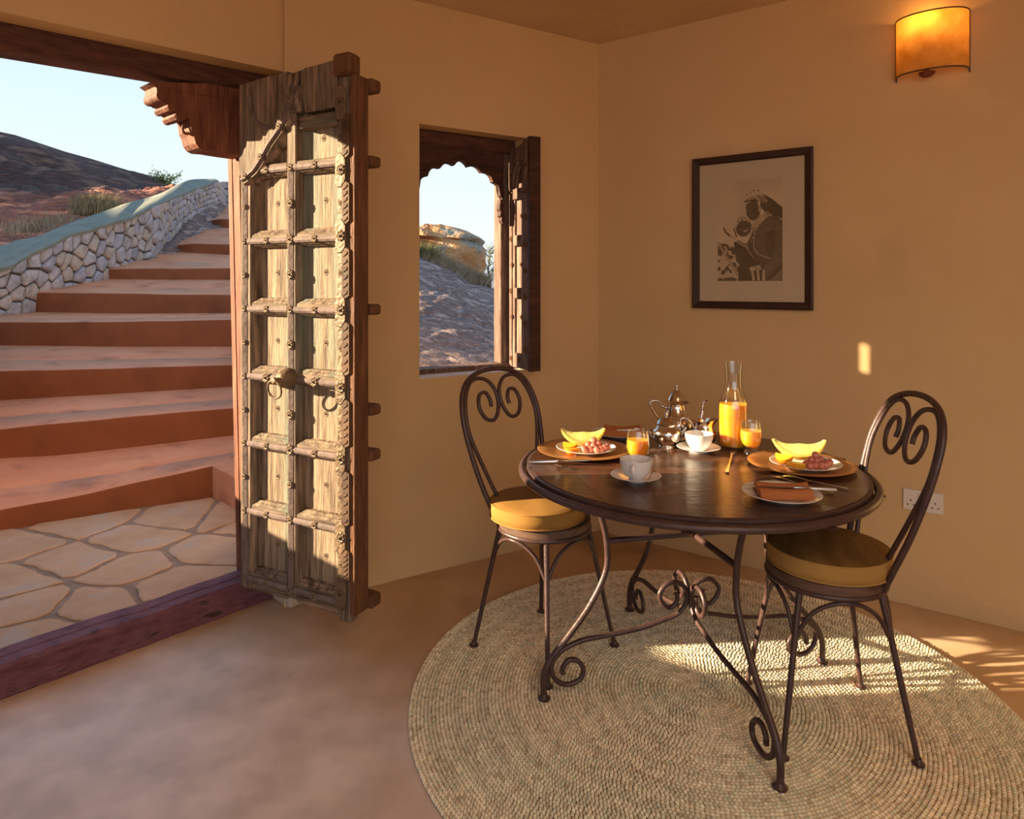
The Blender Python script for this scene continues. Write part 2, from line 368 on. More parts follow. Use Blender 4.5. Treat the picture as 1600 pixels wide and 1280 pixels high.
M_['frame'] = mat('dark_picture_frame', [(.3, (.020, .007, .005)), (.7, (.05, .018, .012))], scale=14, rough=.4, stretch=(1, 1, 5), spec=.6)
M_['matboard'] = mat('cream_mat_board', (.66, .54, .40), rough=.8)
M_['print'] = mat('sepia_photo_print', (1, 1, 1), rough=.45, attr=1)
M_['plastic'] = mat('white_socket_plastic', (.74, .66, .58), rough=.35)
M_['hole'] = mat('black_hole', (.01, .008, .006), rough=.8)
M_['pivot'] = mat('pale_pivot_stone', [(.3, (.42, .32, .24)), (.7, (.60, .48, .37))], scale=9, rough=.85, bump=.4, bscale=30)
M_['sillwhite'] = mat('whitewashed_sill', [(.3, (.55, .48, .42)), (.7, (.68, .62, .56))], scale=6, rough=.8, bump=.3, bscale=30)
M_['shutter'] = mat('grey_brown_shutter_timber', [(.3, (.08, .042, .03)), (.55, (.19, .115, .085)), (.75, (.40, .27, .20))], scale=9, rough=.7, bump=.6, bscale=45, stretch=(6, 6, .6))
M_['pins'] = mat('socket_pin_slots', (.01, .01, .01), rough=.8)

def glass_mat():
    m = bpy.data.materials.new('clear_glass'); m.use_nodes = True; t = m.node_tree; N = t.nodes; L = t.links; N.clear()
    o = N.new('ShaderNodeOutputMaterial'); mx = N.new('ShaderNodeMixShader'); tr = N.new('ShaderNodeBsdfTransparent'); gl = N.new('ShaderNodeBsdfGlossy')
    fr = N.new('ShaderNodeFresnel'); fr.inputs[0].default_value = 1.5; gm = N.new('ShaderNodeNewGeometry'); iv = N.new('ShaderNodeMath'); iv.operation = 'SUBTRACT'; iv.inputs[0].default_value = 1; mm = N.new('ShaderNodeMath'); mm.operation = 'MULTIPLY'; L.new(gm.outputs['Backfacing'], iv.inputs[1]); L.new(fr.outputs[0], mm.inputs[0]); L.new(iv.outputs[0], mm.inputs[1]); gl.inputs['Roughness'].default_value = .03
    tr.inputs[0].default_value = (.97, .98, .97, 1)
    mth = N.new('ShaderNodeMath'); mth.operation = 'MULTIPLY_ADD'; mth.inputs[1].default_value = 2.4; mth.inputs[2].default_value = .05
    L.new(mm.outputs[0], mth.inputs[0]); L.new(mth.outputs[0], mx.inputs[0])
    L.new(tr.outputs[0], mx.inputs[1]); L.new(gl.outputs[0], mx.inputs[2]); L.new(mx.outputs[0], o.inputs[0]); return m
M_['glass'] = glass_mat()
def shade_mat():
    m = bpy.data.materials.new('parchment_shade'); m.use_nodes = True; t = m.node_tree; N = t.nodes; L = t.links; N.clear()
    o = N.new('ShaderNodeOutputMaterial'); mx = N.new('ShaderNodeMixShader'); d = N.new('ShaderNodeBsdfDiffuse'); tr = N.new('ShaderNodeBsdfTranslucent')
    tc = N.new('ShaderNodeTexCoord'); nz = N.new('ShaderNodeTexNoise'); nz.inputs['Scale'].default_value = 18; nz.inputs['Detail'].default_value = 6
    cr = N.new('ShaderNodeValToRGB'); cr.color_ramp.elements[0].position = .3; cr.color_ramp.elements[1].position = .7
    cr.color_ramp.elements[0].color = (.72, .36, .08, 1); cr.color_ramp.elements[1].color = (.92, .58, .18, 1)
    L.new(tc.outputs['Object'], nz.inputs['Vector']); L.new(nz.outputs['Fac'], cr.inputs[0]); L.new(cr.outputs[0], d.inputs[0]); L.new(cr.outputs[0], tr.inputs[0])
    mx.inputs[0].default_value = .6; L.new(d.outputs[0], mx.inputs[1]); L.new(tr.outputs[0], mx.inputs[2]); L.new(mx.outputs[0], o.inputs[0]); return m
M_['shade'] = shade_mat()
def emis(name, col, s_):
    m = bpy.data.materials.new(name); m.use_nodes = True; b = m.node_tree.nodes['Principled BSDF']
    b.inputs['Emission Color'].default_value = (*col, 1); b.inputs['Emission Strength'].default_value = s_; return m
M_['bulb'] = emis('glowing_bulb', (1, .62, .22), 8)
# ============================================================ ROOM SHELL
def V2(a, b): return Vector((a, b))
L0 = V2(.4756, 3.765); Ld = V2(-.848, -.53); Ln = V2(-.53, .848)        # window wall: along, outward
D0 = V2(-1.06, 2.925); Dd = V2(-.6606, -.7507); Dn = V2(-.7507, .6606)   # doorway plane
R0 = L0; Rd = V2(.811, -.585); Rn = V2(.585, .811)                      # picture wall
def LW(s, t, z): p = L0+Ld*s+Ln*t; return Vector((p.x, p.y, z))
def DW(s, t, z): p = D0+Dd*s+Dn*t; return Vector((p.x, p.y, z))
def RW(s, t, z): p = R0+Rd*s+Rn*t; return Vector((p.x, p.y, z))
def frameM(fn):      # matrix mapping local (along, outward, up)
    o = fn(0, 0, 0); a = fn(1, 0, 0)-o; b = fn(0, 1, 0)-o
    return Matrix(((a.x, b.x, 0, o.x), (a.y, b.y, 0, o.y), (0, 0, 1, 0), (0, 0, 0, 1)))
ML, MD, MR = frameM(LW), frameM(DW), frameM(RW)
ZC = 2.69
E_s = 1.69; WT = .26
sw0, sw1, zw0, zw1 = .483, 1.072, .914, 2.112
# wall_left with its window opening
mb = MB()
def panel(s0, s1, z0, z1):
    mb.box(s0, s1, 0, WT, z0, z1, ML)
panel(-.25, sw0, -.02, ZC+.12); panel(sw1, E_s, -.02, ZC+.12); panel(sw0, sw1, -.02, zw0); panel(sw0, sw1, zw1, ZC+.12)
tag(mb.build('wall_left', M_['plaster']), kind='structure')
# picture wall
mb = MB(); mb.box(-.25, 3.2, 0, .25, -.02, ZC+.12, MR)
tag(mb.build('wall_right', M_['plaster']), kind='structure')
# wall over and beside the doorway
E = L0+Ld*E_s
mb = MB()
def up(s0, s1, za, zb):
    vs = []
    for s, z in ((s0, za), (s1, zb)):
        for o, dz in ((-.1, 0), (.3, 0)):
            p = D0+Dd*s+Dn*o; vs += [(p.x, p.y, z), (p.x, p.y, ZC+.12)]
    mb.add(vs, [(0, 1, 3, 2), (4, 6, 7, 5), (0, 4, 5, 1), (2, 3, 7, 6), (0, 2, 6, 4), (1, 5, 7, 3)])
up(-.16, 1.52, 2.262, 2.195)
mb.box(1.5, 1.85, -.1, .3, -.02, ZC+.12, MD)
mb.box(-.40, -.10, -.07, .30, -.02, ZC+.1, MD)
tag(mb.build('wall_doorway', M_['plaster']), kind='structure')
# rest of the round room, out of the picture
def wallseg(name, pts, th=.2):
    mb = MB()
    for a, b in zip(pts[:-1], pts[1:]):
        a = V2(*a); b = V2(*b); d = (b-a).normalized(); n = V2(-d.y, d.x)
        q = [a, b, b+n*th, a+n*th]
        mb.prism([(p.x, p.y) for p in q], -.02, ZC+.12)
    tag(mb.build(name, M_['plaster']), kind='structure')
J = D0+Dd*1.83-Dn*.1
wallseg('wall_far_left', [(-2.25, -2.1), (-2.55, 0.1), (-2.50, 1.0), (J.x, J.y)])
RE = R0+Rd*3.15
wallseg('wall_far_right', [(RE.x, RE.y), (3.4, 1.0), (3.45, -.3), (3.1, -2.1)])
# ceiling: slightly coved plaster
room = [(.4756, 3.765), (RE.x, RE.y), (3.4, 1.0), (3.45, -.3), (3.1, -2.1), (-2.25, -2.1), (-2.55, .1), (-2.50, 1.0), (J.x, J.y), (E.x, E.y)]
cx, cy = .5, .9
mb = MB(); n = len(room); ring = []
for f_, z in ((1.06, 2.665), (1.0, 2.682), (.97, 2.70), (.92, 2.722), (.82, 2.75), (.6, 2.78), (.3, 2.79)):
    ring.append([(cx+(x-cx)*f_, cy+(y-cy)*f_, z) for x, y in room])
vs = [p for r in ring for p in r]+[(cx, cy, 2.795)]
fs = [(k*n+i, k*n+(i+1) % n, (k+1)*n+(i+1) % n, (k+1)*n+i) for k in range(len(ring)-1) for i in range(n)]
fs += [((len(ring)-1)*n+i, (len(ring)-1)*n+(i+1) % n, len(vs)-1) for i in range(n)]
mb.add(vs, fs)
o = mb.build('ceiling', M_['ceiling'], smooth=30, fix=False); tag(o, kind='structure')
# roof slab above (keeps the sky off)
mb = MB(); mb.prism([(cx+(x-cx)*1.12, cy+(y-cy)*1.12) for x, y in room], 2.84, 2.95); tag(mb.build('ceiling_slab', M_['ceiling']), kind='structure')
# floor
fl = [(.4756, 3.9), (RE.x+.05, RE.y+.1), (3.5, 1.0), (3.55, -.3), (3.2, -2.2), (-2.35, -2.2), (-2.65, .1), (-2.6, 1.0)]
a = D0+Dd*1.85; b = D0+Dd*(-.05)
fl += [(a.x, a.y), (b.x, b.y), (E.x-.02, E.y+.06)]
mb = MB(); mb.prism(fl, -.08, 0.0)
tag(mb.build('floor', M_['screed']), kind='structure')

# ============================================================ DOORWAY (door_1): threshold, post, lintel, bracket
door1 = tag(empty('door_1', (D0.x, D0.y, 0)), kind='structure')
bpy.context.view_layer.update()
def under(parent):      # matrix taking world coords to parent's local coords
    return parent.matrix_world.inverted()
def pbuild(mb, name, m, parent, smooth=None):      # mesh given in world coordinates, placed under parent
    I = under(parent); mb.v = [tuple(I @ Vector(v)) for v in mb.v]
    return mb.build(name, m, parent, smooth=smooth)
mb = MB()
G = []
prof = [(.0, .0), (-.004, .10), (.008, .113), (.05, .116), (.056, .110), (.062, .116), (.118, .118), (.118, -.02)]
ss = [i/24*1.9-.08 for i in range(25)]
for s in ss:
    G.append([DW(s, t+.004*math.sin(s*23+t*9), z+(.003*math.sin(s*11) if z > .05 else 0)) for t, z in prof])
mb.grid(G); pbuild(mb, 'threshold', M_['sillwood'], door1, smooth=40)
mb = MB()
P0 = V2(-1.204, 2.985); P1 = P0-Dn*.10; P2 = P1-Dd*.10; P3 = P0-Dd*.10
for z0, z1 in ((.11, 2.17),):
    lean = lambda z: V2(-.040*(z-.11)/1.85, 0)
    vs = []
    for z in (z0, .8, 1.5, z1):
        for p in (P0, P0-Dn*.035, P0-Dn*.035-Dd*.006, P0-Dn*.045-Dd*.006, P0-Dn*.045, P1, P2, P3):
            q = p+lean(z); vs.append((q.x, q.y, z))
    k = 8; fs = [(i*k+j, i*k+(j+1) % k, (i+1)*k+(j+1) % k, (i+1)*k+j) for i in range(3) for j in range(k)]
    mb.add(vs, fs)
pbuild(mb, 'jamb_post', M_['redwood'], door1)
# left jamb post (outside the frame) with the second leaf folded back
mb = MB(); mb.box(1.44, 1.54, .0, .10, .11, 2.11, MD, b=.006); pbuild(mb, 'jamb_post', M_['redwood'], door1)
mb = MB(); vs = []
for s, z in ((-.14, 2.178), (.4, 2.154), (.9, 2.130), (1.56, 2.102)):
    for t, dz in ((0, .005), (0, .088), (.115, .088), (.115, 0), (.012, 0), (0.0, .005)): 
        p = DW(s, t, z+dz); vs.append(tuple(p))
k = 6; fs = [(i*k+j, i*k+(j+1) % k, (i+1)*k+(j+1) % k, (i+1)*k+j) for i in range(3) for j in range(k)]
fs += [tuple(range(5)), tuple(3*k+i for i in range(5))]
mb.add(vs, fs); pbuild(mb, 'lintel', M_['lintel'], door1)
def DS(x, y):
    q = (x-800)/F; s = (-1.06-2.925*q)/(.6606-.7507*q); Y = 2.925-.7507*s
    return s, EYE-(y-HY)*Y/F
bp = [(236, 128), (245, 134), (245, 146), (250, 155), (257.5, 161), (262, 162), (260, 168), (264, 173), (270, 174), (273, 176), (272, 182), (276, 187), (283, 188), (290, 187), (295, 184), (297, 190), (299, 204), (302.5, 211), (306, 224), (311, 231), (319, 235), (332, 236), (356, 240), (384, 244), (390, 132)]
sp = [DS(*p) for p in bp]
mb = MB(); MDz = MD @ Matrix(((1, 0, 0, 0), (0, 0, 1, 0), (0, 1, 0, 0), (0, 0, 0, 1)))
mb.prism(sp, 0.0, .115, MDz); br = pbuild(mb, 'bracket', M_['redwood'], door1)
br.data.materials[0] = M_['darkwood'] if False else M_['redwood']
mb = MB()      # carved rolls, hook and face lines of the bracket
for (x, y, r) in ((281, 181, .019), (267, 168, .015), (252, 150, .02)):
    s, z = DS(x, y); mb.tube([DW(s, -.006, z), DW(s, .121, z)], r, 14)
s0, z0 = DS(297, 190); 
pts = [DS(x, y) for x, y in ((297, 188), (291, 196), (291, 203), (296, 207), (304, 206))]
mb.tube(spline([DW(s, .03, z) for s, z in pts], 4), .006, 8)
pts = [DS(x, y) for x, y in ((309, 190), (316, 205), (326, 226), (334, 232))]
mb.tube(spline([DW(s, -.001, z) for s, z in pts], 4), .006, 6)
pts = [DS(x, y) for x, y in ((262, 140), (300, 147), (354, 153), (356, 238))]
mb.tube([DW(s, -.001, z) for s, z in pts], .0035, 6)
pbuild(mb, 'carved_roll', M_['redwood'], door1, smooth=40)
# pivot block under the leaf
mb = MB(); mb.box(-.115, -.03, -.15, -.005, 0, .115, MD, b=.01)
pbuild(mb, 'pivot_block', M_['pivot'], door1)

# ============================================================ WINDOW (window_1)
wz = .105
win = tag(empty('window_1', tuple(LW(sw0, wz, zw0))), kind='structure'); bpy.context.view_layer.update()
mb = MB()
# apron sill
mb.box(sw0+.001, sw1-.001, .002, .125, zw0, zw0+.006, ML); pbuild(mb, 'window_sill', M_['sillwhite'], win)
FD0, FD1 = .108, .20
mb = MB(); mb.box(sw0+.001, sw1-.001, FD0, FD1+.02, zw0+.001, zw0+.030, ML, b=.003); pbuild(mb, 'bottom_rail', M_['shutter'], win)
for a, b in ((sw0+.001, sw0+.068), (sw1-.03, sw1-.001)):
    mb = MB(); mb.box(a, b, FD0+.02, FD1, zw0+.03, 2.05, ML, b=.004); pbuild(mb, 'frame_post', M_['shutter'], win)
mb = MB(); mb.box(sw0+.001, sw1-.001, FD0-.02, FD1, 2.045, zw1-.003, ML, b=.005); pbuild(mb, 'top_rail', M_['lintel'], win)
# cusped arch panel
sc_ = .800; hw = .252
def arch_pts(hw, zs, za, n=4, amp=.016, sub=7):
    base = []
    for k in range(81):      # slightly pointed arch
        a = pi*k/80; x = cos(a)*hw; z = zs+(za-zs-.012)*sin(a)**.86; base.append((x, z))
    # arc-length split into foils
    L = [0]
    for a, b in zip(base[:-1], base[1:]): L.append(L[-1]+math.hypot(b[0]-a[0], b[1]-a[1]))
    T = L[-1]; nf = 2*n+1; o = []
    def at(u):
        for i in range(len(L)-1):
            if L[i+1] >= u:
                f_ = (u-L[i])/max(1e-9, L[i+1]-L[i]); a, b = base[i], base[i+1]
                return (a[0]+(b[0]-a[0])*f_, a[1]+(b[1]-a[1])*f_)
        return base[-1]
    for j in range(nf):
        for k in range(sub):
            f_ = k/sub; u = T*(j+f_)/nf; p = at(u); q = at(min(T, u+1e-3)); p2 = at(max(0, u-1e-3))
            dx, dz = q[0]-p2[0], q[1]-p2[1]; d = math.hypot(dx, dz) or 1
            nx, nz_ = dz/d, -dx/d
            b_ = sin(pi*f_)*amp*(1.6 if j == n else 1)
            o.append((p[0]+nx*b_, p[1]+nz_*b_))
    o.append(base[-1]); return o
ap = arch_pts(hw-.012, 1.74, 1.965)
ztop = 2.05
mb = MB(); 
def archboard(mb, pts, t0, t1, M, sc, zt, hwf):
    xs = [(sc+p[0], p[1]) for p in pts]; n = len(xs); vs = []
    top = [(sc+hwf*(1-2*i/(n-1)), zt) for i in range(n)]
    for t in (t0, t1):
        vs += [(x, t, z) for x, z in xs]+[(x, t, z) for x, z in top]
    fs = []
    for i in range(n-1):
        fs.append((i, i+1, n+i+1, n+i)); fs.append((2*n+i, 3*n+i, 3*n+i+1, 2*n+i+1)); fs.append((i, 2*n+i, 2*n+i+1, i+1))
    fs.append((0, n, 3*n, 2*n)); fs.append((n-1, 3*n-1, 4*n-1, 2*n-1)[:4])
    mb.add(vs, fs, M)
archboard(mb, ap, FD0-.012, FD0+.018, ML, sc_, ztop, hw)
pbuild(mb, 'arch_panel', M_['darkwood'], win)
mb = MB()      # bead following the arch and small corbels at its feet
mb.tube([LW(sc_+x*1.07, FD0-.013, z+.022) for x, z in ap[6:-10]], .006, 6)
for sg in (-1,):
    c = sc_+sg*(hw-.004)
    poly = [(0, 1.80), (0, 1.68), (.010, 1.675), (.018, 1.69), (.016, 1.705), (.026, 1.715), (.022, 1.735), (.030, 1.75), (.024, 1.80)]
    mb.prism([(c-sg*p[0]+sg*.004, p[1]) for p in poly], FD0-.014, FD0+.018, ML @ Matrix(((1, 0, 0, 0), (0, 0, 1, 0), (0, 1, 0, 0), (0, 0, 0, 1))))
pbuild(mb, 'arch_moulding', M_['darkwood'], win)

# ------------------------------------------------------------ rosettes
def rosette(mb, c, r, h, M, petals=8, n=32):
    vs = [(c[0], c[1], c[2]+h)]
    for lev, (rr, hh) in enumerate(((.35, 1.0), (.42, .45), (.75, .75), (1.0, .25), (1.0, -.1))):
        for k in range(n):
            a = 2*pi*k/n; m_ = 1 if lev < 2 else (.68+.32*abs(cos(a*petals/2))**.6)
            vs.append((c[0]+r*rr*m_*cos(a), c[1]+r*rr*m_*sin(a), c[2]+h*hh))
    fs = [(0, 1+k, 1+(k+1) % n) for k in range(n)]
    for l in range(4):
        for k in range(n): fs.append((1+l*n+k, 1+(l+1)*n+k, 1+(l+1)*n+(k+1) % n, 1+l*n+(k+1) % n))
    mb.add(vs, fs, M)
_ros = {}
def ros_obj(parent, name, x, y, z, r, kind):
    """rosette lying on a leaf: local x right, y out of the leaf (towards -y), z up"""
    r *= 1.18; key = (kind, round(r, 4))
    if key not in _ros:
        Mr = Matrix.Rotation(pi/2, 4, 'X'); mb = MB()
        rosette(mb, (0, 0, 0), r, r*.30, Mr, n=32)
        me = mb.build('rosette', M_[kind], smooth=40); _ros[key] = me.data; bpy.data.objects.remove(me)
        mb = MB(); mb.sphere((0, -r*.26, 0), r*.25, 8, 6); s_ = mb.build('stud', M_['stud'], smooth=60); _ros[(key, 's')] = s_.data; bpy.data.objects.remove(s_)
    o = bpy.data.objects.new('rosette', _ros[key]); o.location = (x, y, z); link(o, parent)
    s_ = bpy.data.objects.new('stud', _ros[(key, 's')]); link(s_, o)
    return o

# ============================================================ OPEN CARVED DOOR LEAF
DX = V2(-1.087, 2.73); ang = atan2(-.459, .888)
leaf = empty('door_leaf', (DX.x, DX.y, .150), ang)
tag(leaf, 'tall weathered green timber door leaf with carved panels, iron straps and rosettes, swung open', 'door')
W_, H_ = .590, 2.045
ZB = [.195, .462, .729, .996, 1.263, 1.530, 1.805]; ZB = [z-.150 for z in ZB]
def lb(name, m, x0, x1, d0, d1, z0, z1, b=.003, parent=leaf):     # d = height out of the leaf plane (towards the room, -y)
    mb = MB(); mb.box(x0, x1, -d1, -d0, z0, z1, b=b); return mb.build(name, m, parent)
MF = Matrix(((1, 0, 0, 0), (0, 0, -1, 0), (0, 1, 0, 0), (0, 0, 0, 1)))      # (x, z, out) -> local
# back boards and battens behind
xb = [0.0, .15, .30, .46, .575]
for i in range(4):
    lb('back_board', M_['dooredge'], xb[i]+.001, xb[i+1]-.001, -.072, -.047, 0.0, 1.93+(.0, .02, .0, .02)[i])
# unseen filler boards, added to stop sun at the post gap; slot passes a sliver
for za, zb in ((.0, 1.47), (1.60, 2.0)):
    mb = MB(); mb.box(-.035, .012, .06, .225, za, zb, b=.004); mb.build('sun_filler_board', M_['dooredge'], leaf)
mb = MB(); mb.box(-.035, .012, .092, .225, 1.46, 1.61); mb.build('sun_filler_board', M_['dooredge'], leaf)
lb('edge_board', M_['dooredge'], W_-.026, W_-.002, -.075, .002, .01, 1.97)
for z in (2.10, 1.817, 1.265, .891, .722, .179):
    r_ = .024 if z > 2 or z < .3 else .020
    mb = MB(); mb.box(.03, W_+.012, .075, .135, z-.150-r_, z-.150+r_, b=.008); mb.build('batten', M_['dooredge'], leaf)
# sunk panels
cols = [(.072, .240), (.312, .497)]
rowz = []
for k in range(6): rowz.append((ZB[k]+.044, ZB[k+1]-.028))
for ci, (a, b) in enumerate(cols):
    for k, (z0, z1) in enumerate(rowz):
        lb('panel', M_['doorpanel'], a-.02, b+.02, -.047, -.036, z0-.02, z1+.02, b=.001)
lb('panel', M_['doorpanel'], .312-.02, .497+.02, -.047, -.036, ZB[6]+.03, 2.0-.15+.06, b=.001)
lb('panel', M_['doorpanel'], .12, .24+.02, -.047, -.036, ZB[6]+.03, 2.0-.15, b=.001)
# stiles
lb('stile', M_['door'], 0.0, .060, -.047, 0, 0, ZB[6]+.12, b=.004)
lb('stile', M_['door'], .252, .300, -.047, 0, 0.01, 1.83, b=.004)
lb('stile', M_['door'], .509, W_-.026, -.047, 0, -.02, 2.02, b=.004)
# rails
for k, z in enumerate(ZB):
    for ci, (a, b) in enumerate(((.060, .252), (.300, .509))):
        lo = -.045 if k == 0 else -.016
        lb('rail', M_['door_h'], a, b, -.047, -.002, z+lo, z+.022, b=.003)
# mouldings round each panel
for ci, (a, b) in enumerate(cols):
    A, B = ((.060, .252), (.300, .509))[ci]
    for k, (z0, z1) in enumerate(rowz):
        mb = MB()
        for q, (f_, d_) in enumerate(((0.0, -.004), (.45, -.014), (.8, -.028))):
            xa = A+(a-A)*f_; xc = B+(b-B)*f_; za = ZB[k]+.022+(z0-ZB[k]-.022)*f_; zc = ZB[k+1]-.016+(z1-ZB[k+1]+.016)*f_
            xa2 = A+(a-A)*min(1, f_+.42); xc2 = B+(b-B)*min(1, f_+.42); za2 = ZB[k]+.022+(z0-ZB[k]-.022)*min(1, f_+.42); zc2 = ZB[k+1]-.016+(z1-ZB[k+1]+.016)*min(1, f_+.42)
            o_ = [(xa, za), (xc, za), (xc, zc), (xa, zc)]; i_ = [(xa2, za2), (xc2, za2), (xc2, zc2), (xa2, zc2)]
            dd = d_-.008
            vs = [(x, z, d_) for x, z in o_]+[(x, z, dd) for x, z in i_]+[(x, z, -.047) for x, z in i_]
            fs = []
            for j in range(4):
                fs.append((j, (j+1) % 4, 4+(j+1) % 4, 4+j)); fs.append((4+j, 4+(j+1) % 4, 8+(j+1) % 4, 8+j))
            mb.add(vs, fs, MF)
        mb.build('moulding', M_['door'], leaf)
        ros_obj(leaf, 'rosette', (a+b)/2+.012, .037, (z0+z1)/2, .0115, 'rosette')
# iron straps
for x, z0, z1 in ((.028, .02, ZB[6]-.02), (.275, .03, 1.66)):
    mb = MB(); mb.prism([(x-.0125, 0), (x+.0125, 0)] and [(x-.0125, -.002), (x+.0125, -.002), (x+.0125, .002), (x-.006, .008), (x-.0125, .002)], z0, z1, Matrix(((1, 0, 0, 0), (0, -1, 0, 0), (0, 0, 1, 0), (0, 0, 0, 1))))
    mb.build('iron_strap', M_['iron'], leaf)
for k, z in enumerate(ZB):
    for a, b in ((.045, .258), (.292, .507)):
        mb = MB(); mb.prism([(z-.012, -.003), (z+.011, -.003), (z+.011, .003), (z+.004, .008), (z-.004, .008), (z-.012, .003)], a, b, Matrix(((0, 0, 1, 0), (0, -1, 0, 0), (1, 0, 0, 0), (0, 0, 0, 1))))
        mb.build('iron_strap', M_['iron'], leaf)
for k, z in enumerate(ZB):
    big = .017 if k in (2, 3, 5) else .0135
    ros_obj(leaf, 'r', .275, -.007, z, big, 'rosette'); ros_obj(leaf, 'r', .028, -.007, z, .011, 'rosette')
    ros_obj(leaf, 'r', .150, -.008, z, .0125 if k != 3 else .017, 'rosette'); ros_obj(leaf, 'r', .398, -.008, z, .0135 if k != 3 else .017, 'rosette')
    if k < 6:
        zm = (z+ZB[min(k+1, 6)])/2
        ros_obj(leaf, 'r', .028, -.007, zm, .010, 'rosette'); ros_obj(leaf, 'r', .275, -.007, zm, .016 if k > 1 else .012, 'rosette')
ros_obj(leaf, 'r', .385+.02, .037, 1.76, .012, 'rosette')
# cusped arch over the left half: curve in leaf coordinates from pixels
def LF(x, y):
    q = (x-800)/F; u = (1.087+2.73*q)/(.888+.459*q); Y = 2.73-.459*u
    return u, EYE-(y-HY)*Y/F-.150
arc = [LF(*p) for p in ((382, 280), (393, 270), (401, 262), (411, 245), (421, 226), (432, 210), (447, 186), (450, 172), (458, 155), (464, 141), (470, 133))]
arc[0] = (.02, arc[0][1])
# spandrel board with the arch cut out below
al = spline([(u, z, 0) for u, z in arc], 4)
al += [Vector((LF(478, 128)[0], 1.838, 0)), Vector((.52, 1.842, 0))]
top = 2.045-.02
sp_ = [(p.x, p.y) for p in al]
def split_board(x0, x1, d0, d1, m, name, zt, zoff=.016, tilt=.02):
    pts = [p for p in sp_ if x0 < p[0] < x1]
    def zat(x):
        for a, b in zip(sp_[:-1], sp_[1:]):
            if a[0] <= x <= b[0]: return a[1]+(b[1]-a[1])*(x-a[0])/max(1e-6, b[0]-a[0])
        return sp_[-1][1] if x > sp_[-1][0] else sp_[0][1]
    poly = [(x0, zat(x0)+zoff)]+[(p[0], p[1]+zoff) for p in pts]+[(x1, zat(x1)+zoff), (x1, zt+tilt), (x0, zt)]
    mb = MB(); mb.prism(poly, d0, d1, MF); return mb.build(name, m, leaf)
split_board(.0, .085, -.047, .004, M_['door'], 'spandrel_board', 2.005, tilt=.006)
split_board(.086, .175, -.047, .005, M_['door'], 'spandrel_board', 2.012, tilt=.006)
split_board(.176, .262, -.047, .004, M_['door'], 'spandrel_board', 2.016, tilt=.006)
split_board(.263, .345, -.047, .005, M_['door'], 'spandrel_board', 2.008, tilt=.010)
split_board(.346, .430, -.047, .004, M_['door'], 'spandrel_board', 2.022, tilt=.004)
split_board(.431, .508, -.047, .005, M_['door'], 'spandrel_board', 2.026, tilt=.006)
lb('top_block', M_['dooredge'], .50, W_-.004, -.04, .03, 1.965, 2.045, b=.012)
# arch rib: scalloped lighter board below the strap
outer = []; inner = []
n_ = len(sp_)
mb = MB(); vs = []; fs = []
RIB = n_-2
for i, (u, z) in enumerate(sp_[:RIB]):
    a = sp_[max(0, i-1)]; b = sp_[min(RIB-1, i+1)]; dx, dz = b[0]-a[0], b[1]-a[1]; d = math.hypot(dx, dz) or 1
    nx, nz_ = dz/d, -dx/d; sc2 = .012*abs(sin(i*pi/5.5))
    for off, h in ((-.020-sc2, .004), (-.020-sc2, .012), (.026, .012), (.034+sc2*1.2, -.010), (.040+sc2*1.2, -.036)):
        vs.append((u+nx*off, z+nz_*off, h))
k = 5
for i in range(RIB-1):
    for j in range(k-1): fs.append((i*k+j, (i+1)*k+j, (i+1)*k+j+1, i*k+j+1))
mb.add(vs, fs, MF); mb.build('arch_rib', M_['door'], leaf)
mb = MB(); mb.tube([MF @ Vector((u+.004, z-.004, .012)) for u, z in sp_[:RIB]], .010, 6); mb.build('arch_strap', M_['iron'], leaf)
for i in (2, 12, 22, 32):
    u, z = sp_[i]; ros_obj(leaf, 'r', u+.004, -.021, z-.004, .012, 'rosette')
# round band left of the arch, upper right rib
mb = MB(); c_ = LF(425, 160)
pts = [MF @ Vector((c_[0]+.115*cos(a)-.0, c_[1]+.13*sin(a)+.03, .007)) for a in [pi*.98+i*(pi*.50)/14 for i in range(15)]]
mb.tube(pts, .008, 6); mb.build('curved_band', M_['iron'], leaf)
mb = MB(); mb.box(.322, .506, -.006, .03, 1.795, 1.838, b=.004); mb.build('rail', M_['door_h'], leaf)
# rope carving and brass plates on the meeting stile
x0, x1 = .509, .552
lb('brass_strip', M_['brass'], x0, x0+.026, 0, .006, .02, 1.80, b=.002)
zc = [1.885, 1.60, 1.245, 1.005, .735, .450, .18]
for i, z in enumerate((2.02, 1.775, 1.535, 1.265, .985, .725, .44, .235)):
    z -= .150; h = .062
    poly = [(x0-.006, z-h+.012), (x0+.004, z-h), (x1-.020, z-h), (x1-.002, z-h+.022), (x1, z), (x1-.002, z+h-.022), (x1-.020, z+h), (x0+.004, z+h), (x0-.006, z+h-.012)]
    mb = MB(); mb.prism(poly, .005, .012, MF, inset=.003, dz=.002); bpz = mb.build('brass_plate', M_['brass'], leaf)
    ros_obj(leaf, 'r', (x0+x1)/2, -.012, z, .0185, 'brass')
    # carved leaf block between plates
    if i < 7:
        zn = (2.02, 1.775, 1.535, 1.265, .985, .725, .44, .235)[i+1]-.150; zm = (z+zn)/2; hh = (z-zn)/2-h+.012
        mb = MB(); mb.prism([(x1-.020, zm-hh), (x1, zm-hh-.01), (W_-.022, zm-hh), (W_-.022, zm+hh), (x1, zm+hh+.01), (x1-.020, zm+hh)], 0, .010, MF, inset=.004, dz=.004)
        m_ = 6
        for j in range(m_):
            zz = zm-hh+2*hh*(j+.5)/m_
            mb.tube([MF @ Vector((x1-.012, zz-.010, .009)), MF @ Vector((x1+.004, zz, .010)), MF @ Vector((W_-.032, zz+.008, .008))], .0038, 6)
        mb.build('carved_block', M_['carved'], leaf)
        ros_obj(leaf, 'r', x0+.013, -.006, zm, .009, 'brass')
